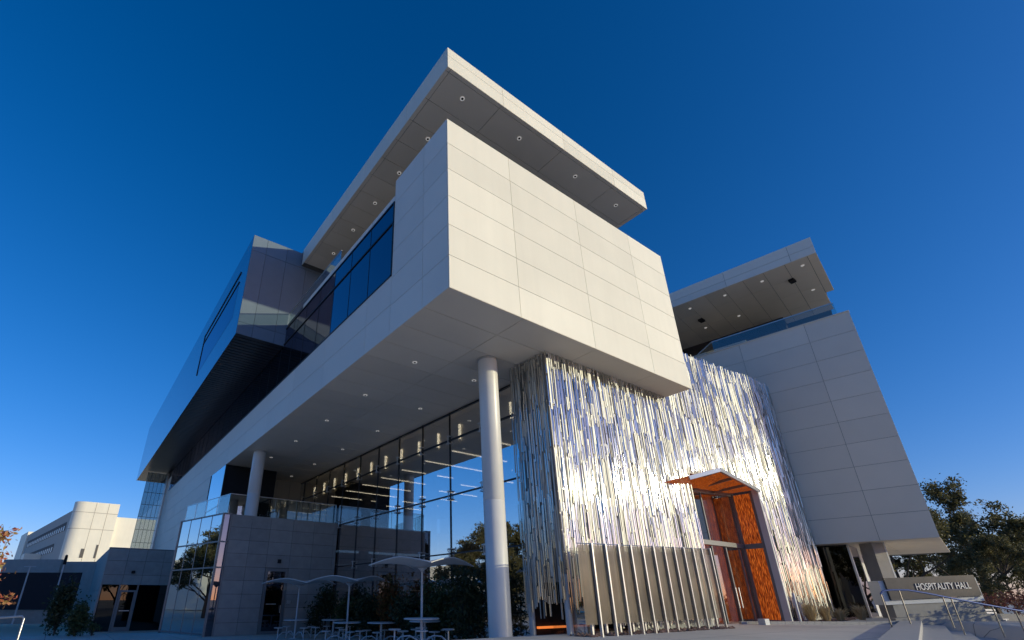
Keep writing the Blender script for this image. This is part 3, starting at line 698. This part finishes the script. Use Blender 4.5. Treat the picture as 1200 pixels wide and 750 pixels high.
# ------------------------------------------------------------------ platform, steps, sign
b = MB()
ev = Vector((.977,.213,0))
back = [(26.44,6.69,.83),(27.10,6.22,.83),(27.60,5.71,.675),(28.14,5.26,.52),(28.70,4.82,.365),(29.2,4.40,.21)]
for k in range(5):
    a_, c_ = Vector(back[k][:2]+(0,)), Vector(back[k+1][:2]+(0,)); z = back[k+1][2] if k else .83
    f0, f1 = a_-ev*20, c_-ev*20
    b.prism([tuple(a_[:2]), tuple(c_[:2]), tuple(f1[:2]), tuple(f0[:2])], -.2, z)
tag(b.build('steps', mat('step_concrete', (.42,.41,.40), .8, var=.08, vscale=3, bump=.2)), kind='structure')
# stepped cheek wall behind the steps
b = MB()
prof = [(17.5,.98),(18.35,.98),(18.35,.84),(19.15,.84),(19.15,.67),(19.9,.67),(20.6,.45),(21.2,.35),(21.8,.30),(21.8,-.3),(17.5,-.3)]
def vslab(b, prof, D0, D1):
    n = len(prof); b.add([L(s,D0,z) for s,z in prof]+[L(s,D1,z) for s,z in prof], [tuple(range(n))[::-1],tuple(range(n,2*n))]+[(i,(i+1)%n,n+(i+1)%n,n+i) for i in range(n)])
vslab(b, [(17.45,.90),(21.19,1.06),(21.5,1.06),(21.62,.2),(21.62,-.3),(17.45,-.3)], 20.62, 20.95)
o = b.build('cheek_wall', M['concrete']); tag(o, 'low sloping concrete wall beside the steps, under the sign', 'wall')
sg = thing('building_sign', 'long dark panel sign with raised letters in a white frame on a concrete base', 'sign', L(19.2,21.3,0))
vslabD = 21.2
b = MB(); vslab(b, [(17.85,1.40),(21.36,1.54),(21.42,.8),(17.85,.8)], 21.0, 21.4); b.build('sign_base', M['concrete'], sg)
b = MB()
vslab(b, [(17.56,2.22),(17.80,2.24),(17.80,1.50),(21.36,1.66),(21.36,2.36),(21.47,2.36),(21.47,1.52),(17.56,1.36)], 20.95, 21.5)
b.build('sign_frame', M['white_metal'], sg)
b = MB(); vslab(b, [(17.74,2.33),(21.34,2.45),(21.36,1.70),(17.75,1.53)], 20.86, 20.94); b.build('sign_panel', mat('sign_panel', (.085,.082,.078), .35, .5, var=.2, streak=.1), sg)
cu = bpy.data.curves.new('lettering', 'FONT'); cu.body = 'HOSPITALITY HALL'; cu.size = .34; cu.extrude = .012; cu.space_character = 1.0
tmp = bpy.data.objects.new('t', cu); C.objects.link(tmp); bpy.context.view_layer.update()
me = bpy.data.meshes.new_from_object(tmp); bpy.data.objects.remove(tmp)
vx = [v.co.x for v in me.vertices]; x0_, x1_ = min(vx), max(vx)
Sa, Sb = 18.88, 21.03
for v in me.vertices:
    q = (v.co.x-x0_)/(x1_-x0_); s = Sa+(Sb-Sa)*q
    z = 1.90+.055*q+v.co.y*1.0
    p = L(s, 20.845 - v.co.z, z); v.co = Vector(p)
me.materials.clear(); me.materials.append(mat('letter_metal', (.75,.75,.74), .4, .2))
o = bpy.data.objects.new('lettering', me); C.objects.link(o); o.parent = sg; o.location = -sg.location

# handrail
def rail(pts, posts, label):
    t = thing('handrail', label, 'railing', (pts[0][0], pts[0][1], 0))
    MB().tube(pts, .028, 10).build('top_rail', M['blue_rail'], t, True)
    for p, z in posts: MB().tube([(p[0],p[1],z),(p[0],p[1],p[2])], .02, 8).build('post', M['steel'], t, True)
    return t
RD = 17.6
rp = [L(14.69,RD,1.72),L(14.74,RD,1.78),L(14.84,RD,1.82),L(15.1,RD,1.845),L(15.63,RD,1.84),L(16.24,RD,1.74),L(16.84,RD,1.62),L(18.0,RD,1.40),L(19.16,RD,1.2),L(21,RD,.88)]
rail(rp, [(L(14.69,RD,1.72),.42),(L(15.33,RD,1.84),.8),(L(16.69,RD,1.65),.72),(L(16.95,RD,1.6),.38),(L(18.19,RD,1.37),.45),(L(18.89,RD,1.25),.3)], 'blue steel handrail with thin posts along the steps in front of the sign')

# ------------------------------------------------------------------ trees and shrubs
def tube_np(b, p0, p1, r0, r1, n=6): b.tube([p0, (p0+p1)/2+Vector((random.uniform(-1,1),random.uniform(-1,1),0))*r0*.7, p1], [r0,(r0+r1)/2,r1], n, False)
def make_tree(name, label, cat, H, R, seed, lm, n_leaf, leaf, trunk_h=.22, group=None, spread=1.0, flat=.8):
    rr = random.Random(seed); t = thing(name, label, cat, group=group)
    tb_ = MB(); lb = MB(); tips = []
    th = H*trunk_h; r0 = H*.022
    tube_np(tb_, Vector((0,0,-.2)), Vector((0,0,th)), r0*1.3, r0)
    def grow(p, d, ln, r, depth):
        q = p + d*ln; tube_np(tb_, p, q, r, r*.6, 5)
        if depth >= 2: tips.append((p+(q-p)*.5, ln*.5)); tips.append((q, ln*.55))
        if depth >= 4: return
        for k in range(rr.choice([2,3,3])):
            nd = (d + Vector((rr.gauss(0,.55),rr.gauss(0,.55),rr.gauss(.05,.35)))*spread).normalized()
            grow(q, nd, ln*rr.uniform(.62,.85), r*.6, depth+1)
    for k in range(5):
        a = 2*pi*k/5+rr.uniform(-.4,.4); e = rr.uniform(.35,1.2)
        grow(Vector((0,0,th*rr.uniform(.6,1))), Vector((cos(a)*cos(e),sin(a)*cos(e),sin(e))), H*.26, r0*.6, 0)
    grow(Vector((0,0,th)), Vector((0,0,1)), H*.28, r0*.8, 0)
    # scale tips to requested extent
    mx = max(abs(v) for p,_ in tips for v in (p.x,p.y)); mz = max(p.z for p,_ in tips)
    sx, sz = R/mx, H/mz
    tb_.v = [(v[0]*sx if v[2]>th*.8 else v[0], v[1]*sx if v[2]>th*.8 else v[1], v[2]*sz if v[2]>0 else v[2]) for v in tb_.v]
    per = max(4, n_leaf//len(tips))
    pts = []
    for p, l in tips:
        c = Vector((p.x*sx,p.y*sx,p.z*sz)); s = l*.55*flat*(sx+sz)/2
        if rr.random() < .10: continue
        for i in range(per): pts.append(c+Vector((rr.gauss(0,s),rr.gauss(0,s),rr.gauss(0,s*.7))))
    leaves(lb, pts, leaf, rr)
    tb_.build('trunk', M['bark'], t, True); lb.build('crown', lm, t)
    return t
t1 = make_tree('broadleaf_tree', 'tall olive-green tree with feathery top nearest the grey wing, behind the sign', 'tree', 11.2, 6.0, 4, M['leaf_olive'], 30000, .125, group='trees behind the sign')
t2 = make_tree('broadleaf_tree', 'wide olive-brown tree at the right edge of the picture behind the sign', 'tree', 12.2, 6.6, 9, M['leaf_olive'], 32000, .125, group='trees behind the sign')
t1.location = (*L(40.5,46,0)[:2], -.2); t2.location = (*L(49,47,0)[:2], -.2)
def put(src, label, S, D, rz, sc_, group=None):
    c = copy_tree(src); c.location = (*L(S,D,0)[:2], -.2); c.rotation_euler.z = rz; c.scale = (sc_,)*3; c['label'] = label
    if group: c['group'] = group
    return c
put(t2, 'dark tree filling the gap between the wing pier and the sign, far behind', 36.5, 56, 1.3, .62)
put(t1, 'low tree further back between the two tall olive trees behind the sign', 46, 60, 2.2, .8)
put(t2, 'tree further back at the far right, behind the bench', 60, 58, .7, .9)
put(t1, 'short bushy tree with trunk showing behind the right end of the sign', 41, 38, 4.0, .55)
ta = make_tree('autumn_tree', 'small rust-coloured tree seen under the raised grey wing', 'tree', 4.2, 2.4, 21, M['leaf_rust'], 3500, .12)
ta.location = (*L(31.5,40,0)[:2], 0)
# trees across the street to the west: they stand beyond the left frame edge and show in the glass
for i, (x, y, s, rz) in enumerate([(-26,6,1.0,.3),(-30,17,1.15,1.9),(-24,27,.95,3.1),(-28,38,1.2,4.4),(-30,52,1.1,5.2),(-22,-6,.8,2.6),(-34,66,1.3,.9),(-20,33,.7,.4),(-19,41,.6,2.4),(-20,48,.75,3.9),(-21,57,.8,1.2)]):
    c = copy_tree(t2 if i%2 else t1); c.location = (x,y,-.2); c.rotation_euler.z = rz; c.scale = (s,)*3
    c['label'] = 'broad tree across the street that shows only as a reflection in the glass'; c['group'] = 'trees reflected in the glass'
for i, (x, y, s, rz) in enumerate([(-14,-30,1.0,.9),(-3,-36,1.1,2.9),(9,-34,.9,4.0),(-24,-22,1.1,5.1)]):  # unseen trees added to darken what the south-facing glass reflects
    c = copy_tree(t1 if i%2 else t2); c.location = (x,y,-.2); c.rotation_euler.z = rz; c.scale = (s,)*3
    c['label'] = 'unseen broad tree added behind the viewer to darken reflections in the glass'; c['group'] = 'trees added behind the viewer for reflections'
for i, (x, y, s, rz) in enumerate([(27,-15,.28,.2),(32,-14,.30,1.4),(37,-12.5,.28,2.9)]):
    c = copy_tree(t1 if i%2 else t2); c.location = (x,y,-.2); c.rotation_euler.z = rz; c.scale = (s*1.3,s*1.3,s)
    c['label'] = 'small tree right of the frame whose shadow falls across the steps'; c['group'] = 'small trees shading the steps'
wb = MB().box(-44,-40,-30,110,0,8.0).build('street_wall', mat('street_wall_render', (.82,.74,.60), .8)); tag(wb, 'unseen pale wall across the street, reflected in glass and raised for warm fill light', 'wall')  # out of view; made taller and paler to bounce warm light

def shrub(label, x, y, H, R, seed, lm, n=1400, leaf=.07, z=None, name='shrub', group=None):
    rr = random.Random(seed); t = thing(name, label, 'shrub', (x,y,gz(x,y) if z is None else z), group)
    b = MB(); cs = []
    for i in range(9):
        a = rr.uniform(0,2*pi); q = rr.uniform(0,.7)*R; zz = H*rr.uniform(.35,.9)
        tip = Vector((q*cos(a), q*sin(a), zz)); b.tube([Vector((0,0,-.05)), tip*.5+Vector((0,0,.05)), tip], [.02,.014,.006], 5, False); cs.append(tip)
    lb = MB(); pts = []
    for i in range(n):
        c = rr.choice(cs); pts.append((c.x+rr.gauss(0,R*.26), c.y+rr.gauss(0,R*.26), max(.03,c.z+rr.gauss(-.05*H,H*.17))))
    leaves(lb, pts, leaf, rr, .3)
    for o in (b.build('stems', M['bark']), lb.build('foliage', lm)): o.parent = t
    return t
G1 = 'shrubs along the glass wall behind the tables'
for i, (x, y, H, R, lm, lab) in enumerate([
    (11.3,25.6,1.9,.8,'leaf_dark','dark upright shrub at the corner of the stone wall and glass wall'),
    (11.5,23.4,1.5,.8,'leaf_green','mid-green shrub second from the stone wall'),
    (11.5,21.4,1.7,.9,'leaf_dark','dense dark shrub behind the middle umbrella pole'),
    (11.5,19.2,2.3,.75,'leaf_rust','tall yellow-brown shrub left of the nearest umbrella pole'),
    (11.5,17.6,1.6,.9,'leaf_dark','dark shrub just right of the nearest umbrella pole'),
    (11.4,16.0,2.0,.85,'leaf_green','round green shrub between the nearest umbrella and the big white column'),
    (11.4,14.2,2.1,.8,'leaf_dark','dark shrub beside the big white column')]):
    shrub(lab, x, y, H, R, 40+i, M[lm], 2600, .075, group=G1)
shrub('tall dark bush in front of the dark screen wall', .30, 31.9, 2.1, .62, 61, M['leaf_dark'], 2600, .09, 0)
shrub('rounded green bush left of the glass entrance', 1.05, 30.6, 1.3, .55, 62, M['leaf_green'], 2400, .07, 0)
shrub('small low green plant at the left foot of the glass entrance', 1.75, 30.6, .5, .3, 63, M['leaf_green'], 300, .05, 0)
# low planting right of the steps
rr = random.Random(5); b = MB(); pts = []
for i in range(9000):
    S = rr.uniform(21.9,27); D = rr.uniform(14,23); p = L(S,D,0); pts.append((p[0],p[1],gz(p[0],p[1])+.15+.5*sstep(22.5,20,0)+rr.uniform(0,.35)+.12*sin(S*3)*cos(D*2)))
leaves(b, pts, .06, rr); tag(b.build('ground_cover', M['mulch']), 'low red-leaved ground cover right of the steps', 'ground cover', kind='stuff')
yf = mat('yellow_petals', (.75,.55,.03), .5); G2 = 'yellow flowers behind the handrail'
for i in range(7):
    S = 22.0+.42*i; D = 19.6+.3*(i%2); p = L(S,D,0); z0 = gz(p[0],p[1])+.1; z1 = z0+.85-.04*i
    t = thing('flower', 'yellow flower on a thin stem above the red ground cover, right of the sign', 'flower', (p[0],p[1],z0), G2)
    b = MB(); b.tube([(0,0,0),(.02,0,(z1-z0)*.5),(0,.02,z1-z0)], .008, 5); o = b.build('stem', M['leaf_green']); o.parent = t
    b = MB()
    for k in range(7): a = 2*pi*k/7; b.add([(0,0,z1-z0),(.05*cos(a-.4),.05*sin(a-.4),z1-z0+.03),(.11*cos(a),.11*sin(a),z1-z0+.01),(.05*cos(a+.4),.05*sin(a+.4),z1-z0+.03)],[(0,1,2,3)])
    b._lathe((0,0,z1-z0), [(.03,0),(.035,.03),(.01,.05)], 8)
    o = b.build('petals', yf); o.parent = t
# autumn branch tree at the far left
t = thing('autumn_tree', 'tree with pink and orange autumn leaves reaching in at the left edge', 'tree', (-2.22,15.6,0))
rr = random.Random(12); b = MB(); lb = MB(); pts = []
b.tube([(0,0,-.1),(.05,0,1.0),(-.05,.05,2.0),(.1,0,3.0)], [.09,.07,.05,.03], 8)
for k in range(40):
    a = rr.uniform(-1.0,2*pi-1); z0 = rr.uniform(.9,2.8); ln = rr.uniform(.7,1.35) * (1-.25*max(0,z0-2))
    tip = Vector((cos(a)*ln, sin(a)*ln, z0+rr.uniform(-.25,.35))); st = Vector((0,0,z0))
    b.tube([st, (st+tip)/2+Vector((0,0,.08)), tip], [.022,.014,.006], 5, False)
    for i in range(170):
        q = rr.uniform(.3,1.05); c = st+(tip-st)*q; pts.append(c+Vector((rr.gauss(0,.12),rr.gauss(0,.12),rr.gauss(-.03,.10))))
leaves(lb, pts, .055, rr)
for o in (b.build('trunk', M['bark'], None, True), lb.build('crown', M['leaf_autumn'])): o.parent = t

# ------------------------------------------------------------------ umbrellas and tables
def umbrella():
    t = thing('patio_umbrella', '', 'umbrella')
    b = MB(); b.tube([(0,0,0),(0,0,2.12)], .035, 12); b.build('pole', M['white_metal'], t, True)
    b = MB(); b._lathe((0,0,2.02), [(.03,0),(.06,.06),(.15,.12),(.17,.14)], 16); b.build('hub', M['white_metal'], t, True)
    n = 16; H = 1.18; b = MB(); vs = []
    for j in range(n+1):
        for i in range(n+1):
            u = -1+2*i/n; v = -1+2*j/n; m_ = max(abs(u),abs(v)); z = 2.13+.27*m_**.8 - .20*(abs(u)*abs(v))**1.5
            q = H*(1-.10*(1-abs(u*v)**.5)*m_*0)
            vs.append((u*q, v*q, z))
    fs = [(j*(n+1)+i,j*(n+1)+i+1,(j+1)*(n+1)+i+1,(j+1)*(n+1)+i) for j in range(n) for i in range(n)]
    N = len(vs); vs += [(x,y,z+.025) for x,y,z in vs]; fs2 = [f[::-1] for f in fs]+[tuple(N+k for k in f) for f in fs]
    rim = [i for i in range(n+1)]+[(j+1)*(n+1)-1 for j in range(1,n+1)]+[n*(n+1)+i for i in range(n-1,-1,-1)]+[j*(n+1) for j in range(n-1,0,-1)]
    fs2 += [(rim[k],rim[(k+1)%len(rim)],N+rim[(k+1)%len(rim)],N+rim[k]) for k in range(len(rim))]
    b.add(vs, fs2); b.build('canopy', M['fabric'], t, True)
    return t
um = umbrella(); us = [um, copy_tree(um), copy_tree(um)]
for o, (x,y,rz,lab) in zip(us, [(9.12,13.6,.35,'nearest and largest of the grey square umbrellas, right of the other two'),(9.6,19.6,.5,'middle one of the three grey square umbrellas, in front of the glass wall'),(8.95,23.4,.6,'farthest grey square umbrella, in front of the stone wall and its door')]):
    o.location = (x,y,gz(x,y)); o.rotation_euler.z = rz; o['label'] = lab; o['group'] = 'square umbrellas on the patio'
def table():
    t = thing('picnic_table', '', 'table')
    b = MB(); b._lathe((0,0,0), [(.50,.70),(.535,.705),(.54,.73),(.53,.745),(.3,.745)], 32); b.build('tabletop', M['bench'], t, True)
    b = MB(); b.tube([(0,0,0),(0,0,.70)], .045, 12); b._lathe((0,0,0), [(.22,0),(.22,.015),(.06,.03)], 20); b.build('pedestal', M['bench'], t, True)
    for k in range(4):
        a = pi/4+k*pi/2; c, s_ = cos(a), sin(a)
        b = MB(); b.tube([(c*.06,s_*.06,.12),(c*.35,s_*.35,.27),(c*.6,s_*.6,.25),(c*.78,s_*.78,.10),(c*.8,s_*.8,0)], .022, 8)
        b.tube([(c*.8,s_*.8,.0),(c*.8,s_*.8,.42)], .025, 8); b.build('seat_arm', M['bench'], t, True)
        b = MB(); b._lathe((c*.8,s_*.8,0), [(.14,.415),(.185,.42),(.19,.445),(.17,.455)], 20); b.build('seat', M['bench'], t, True)
    return t
tbl = table()
spots = [(9.12,13.6,.2,'table with the nearest umbrella rising through it'),(9.6,19.6,.5,'table with the middle umbrella rising through it'),(8.95,23.4,.9,'table with the farthest umbrella rising through it, by the stone wall door'),
    (10.6,15.6,.6,'table without umbrella behind the nearest umbrella, left of the big column'),(10.3,19.0-.9,.1,'table without umbrella between the nearest and middle umbrellas'),(10.4,22.6,.7,'table without umbrella just right of the farthest umbrella'),(7.55,21.3,.3,'table without umbrella in front of the stone wall, farthest left')]
for i, (x,y,rz,lab) in enumerate(spots[:6]):
    o = tbl if i == 0 else copy_tree(tbl)
    o.location = (x,y,gz(x,y)); o.rotation_euler.z = rz; o['label'] = lab; o['group'] = 'round tables with four attached seats'

# ------------------------------------------------------------------ annex with the glass entrance, left
MB.k = 1.3
an = thing('entrance_annex', 'low stone-clad block with dark glass entrance and door, left of the mirrored corner glazing', 'building', (3.9,40.8,-.33))
AY = 31.4; AX0, AX1 = 1.66, 4.68; AZ = 4.0; AO = 2.25
b = MB(); b.clad((0,AY+.03,0),(1,0,0),(0,0,1),(0,-1,0),[AX0,2.55,3.4,4.25,AX1],[AO,2.72,3.4,AZ],gap=.014); b.build('stone_front', M['stone'], an)
b = MB(); b.prism([(AX0+.02,AY+.04),(AX1+.2,AY+.04),(AX1+.2,58),(AX0+.02,58)], AO+.02, AZ-.02); b.build('annex_core', M['joint'], an)
b = MB(); b.clad((AX0+.02,0,0),(0,1,0),(0,0,1),(-1,0,0),[AY+.05]+[AY+3.2*i for i in range(1,8)],[.0,2.0,AZ],gap=.014); b.build('side_wall', M['concrete_light'], an)
MB().box(AX0-.02,AX1+.1,AY,AY+.5,AZ-.02,AZ+.04).build('coping', M['frame'], an)
b = MB(); b.box(AX0+.1,AX1,AY+.12,AY+.13,.12,AO); b.build('annex_glazing', M['deep_glass'], an)
MB().box(AX0+.1,AX1+.05,AY+.2,AY+4,.0,AO+.02).build('annex_interior', M['black'], an)
MB().box(AX0-.05,AX1+.1,AY-.1,AY+.6,-.1,.11).build('sill', M['concrete_light'], an)
b = MB()
for x in (AX0+.03, 2.5, 3.32): b.box(x-.035,x+.035,AY+.03,AY+.2,.11,AO)
b.build('glazing_frame', M['frame'], an)
dr = MB().box(2.55,2.64,AY+.02,AY+.1,.12,2.0).box(3.2,3.29,AY+.02,AY+.1,.12,2.0).box(2.64,3.2,AY+.02,AY+.1,1.91,2.0).box(2.64,3.2,AY+.02,AY+.1,.12,.3).build('door', M['frame'], an)
MB().box(2.7,3.15,AY-.02,AY+.01,1.02,1.06).build('door_handle', M['alu'], dr)
b = MB(); b._lathe((2.94,AY-.06,2.80), [(.07,0),(.09,.06),(.07,.13)], 14); b.build('wall_camera', M['black'], an, True)

MB.k = 2.0
# ------------------------------------------------------------------ distant building and walls at left
db = thing('distant_building', 'pale building with rounded sunlit tower and strip windows far away at left', 'building', (0,148,0))
b = MB(); pl = [(3.74,73.0)]
for k in range(9): a = -pi/2 - k*pi/16; pl.append((.35+1.25*cos(a), 74.25+1.25*sin(a)))
pl += [(-.9,80),(3.74,80)]
b.prism(pl, 0, 12.35); b.build('round_tower', M['cream'], db, True)
b = MB()
for z in (9.2, 11.1): b.prism([(p[0]*1.0-.0, p[1]-.012) if 1<=i<=9 or i==0 else p for i,p in enumerate(pl)], z, z+.05)
for x in (1.3, 2.6): b.box(x, x+.04, 72.98, 73.05, 5.5, 12.3)
b.build('tower_joints', mat('cream_joint', (.36,.33,.28), .8), db)
b = MB(); b.box(3.74,9,73.6,80,0,10.9); b.build('side_block', M['cream'], db)
b = MB(); b.box(1.0,1.35,72.95,73.1,6.0,7.0).box(2.4,2.6,72.95,73.1,6.0,7.5); b.build('tower_window', M['joint'], db)
dh = radians(99); dd = Vector((cos(dh),sin(dh),0)); dn = Vector((-1,0,0)); D0 = Vector((-.88,74.4,0))
b = MB(); b.obox(D0, dd*34, (0,0,11.4), (3,.5,0)); wgx = b.build('long_wing', M['concrete_light'], db)
b = MB(); wn = Vector((dd.y,-dd.x,0)); wn = wn if wn.x<0 else -wn
for z0,z1,a_,c_ in ((9.2,10.2,1.5,32),(7.0,8.0,6,33)): b.obox(D0+dd*a_+wn*.02+Vector((0,0,z0)), dd*(c_-a_), (0,0,z1-z0), wn*.02)
b.build('strip_window', M['joint'], wgx)
for z0,z1,a_,c_ in ((9.2,9.75,1.8,31),(7.0,7.6,6.2,32)):
    s_ = a_
    while s_ < c_: MB().obox(D0+dd*s_+wn*.05+Vector((0,0,z0)), dd*.7, (0,0,z1-z0), wn*.03).build('blind', M['white_metal'], wgx); s_ += 1.5
b = MB(); b.obox(D0+dd*34+Vector((-.2,0,0)), dd*8, (0,0,11.9), (3,.5,0)); b.build('end_tower', M['cream'], db)
b = MB(); b.obox(D0+dd*14+wn*1.8, dd*3, (0,0,7.2), -wn*1.8); b.build('stair_box', M['cream'], db)

MB.k = 1.0
lw = MB(); lw.add([(-4.5,58.5,0),(-.4,55.6,0),(-.4,55.6,4.75),(-4.5,58.5,4.75),(-4.3,58.8,0),(-.2,55.9,0),(-.2,55.9,4.75),(-4.3,58.8,4.75)],[(0,1,2,3),(4,7,6,5),(3,2,6,7),(0,3,7,4),(1,5,6,2)])
tag(lw.build('boundary_wall', M['concrete_light']), 'pale wall behind the dark screen, in front of the distant building', 'wall')
lw = MB(); lw.add([(-.35,56.4,0),(4.6,52.8,0),(4.6,52.8,4.6),(-.35,56.4,4.62),(-.15,56.7,0),(4.8,53.1,0),(4.8,53.1,4.6),(-.15,56.7,4.62)],[(0,1,2,3),(4,7,6,5),(3,2,6,7),(0,3,7,4),(1,5,6,2)])
tag(lw.build('boundary_wall', M['concrete_light']), 'taller pale wall between the dark screen and the entrance annex', 'wall')
ds = thing('screen_wall', 'dark fabric-covered screen fence on a low concrete wall at the far left', 'fence', (-1,47,0))
a_ = Vector((-4.9,50.1,0)); c_ = Vector((1.05,45.85,0))
b = MB(); b.obox(a_+Vector((0,0,.9)), c_-a_, (0,0,2.45), (.06,.09,0)); b.build('screen_fabric', M['screenwall'], ds)
b = MB(); b.obox(a_+Vector((.05,.08,0)), c_-a_, (0,0,.88), (.15,.2,0)); b.build('low_wall', M['concrete'], ds)
pl_ = thing('lamp_post', 'thin pale pole leaning in view in front of the dark screen wall', 'pole', (-2.05,46.9,0))
pl_['label'] = 'thin pale lamp pole with short crossbar in front of the dark screen'
b = MB(); b.tube([(-2.05,46.9,.0),(-2.05,46.9,3.7)], [.06,.045], 10); b.build('pole', M['white_metal'], pl_, True)
b = MB(); b.beam((-2.4,47.1,3.7),(-1.7,46.6,3.7),.06,.05); b.build('crossbar', M['white_metal'], pl_)
pl_ = thing('camera_pole', 'dark-topped camera pole rising above the right end of the dark screen', 'pole', (-.15,46.7,0))
b = MB(); b.tube([(-.12,46.7,.0),(-.12,46.7,4.1)], [.07,.05], 10); b.build('pole', M['white_metal'], pl_, True)
b = MB(); b.box(-.22,-.02,46.6,46.8,3.9,4.4); b._lathe((-.12,46.6,4.4),[(.08,0),(.1,.08),(.04,.16)],10); b.build('camera_head', M['black'], pl_)
# tube barrier bottom left
t = thing('tube_barrier', 'bent pale tube barrier at the bottom left corner', 'railing', (-.6,18.8,0))
b = MB(); b.tube([(-2.6,20.2,1.02),(-1.2,19.25,1.09),(-.66,18.86,1.13),(-.60,18.81,1.08),(-.60,18.8,0)], .03, 10); b.build('tube', M['alu'], t, True)
# bench and low wall far right
bn = thing('bench', 'grey slatted bench in the shade behind the right end of the sign', 'bench', L(33.5,33,0))
o_ = Vector(L(32.6,33,0))
b = MB()
for k in range(4): b.obox(o_+Vector((0,0,.45))+Vector(FW+(0,))*.13*k, Vector(RT+(0,))*2.2, (0,0,.04), Vector(FW+(0,))*.1)
b.build('seat', M['bench'], bn)
b = MB()
for k in range(3): b.obox(o_+Vector((0,0,.6+.16*k))+Vector(FW+(0,))*.56, Vector(RT+(0,))*2.2, (0,0,.1), Vector(FW+(0,))*.03)
b.build('backrest', M['bench'], bn)
for k in (0.1, 2.0):
    b = MB(); b.obox(o_+Vector(RT+(0,))*k, Vector(RT+(0,))*.06, (0,0,.45), Vector(FW+(0,))*.55); b.build('leg', M['bench'], bn)
b = MB(); p = L(26,36,0); b.obox(L(27,36,0), Vector(L(60,36,0))-Vector(L(27,36,0)), Vector(FW+(0,))*.3, (0,0,.7)); tag(b.build('garden_wall', M['concrete']), 'long low garden wall in the shade behind the sign', 'wall')
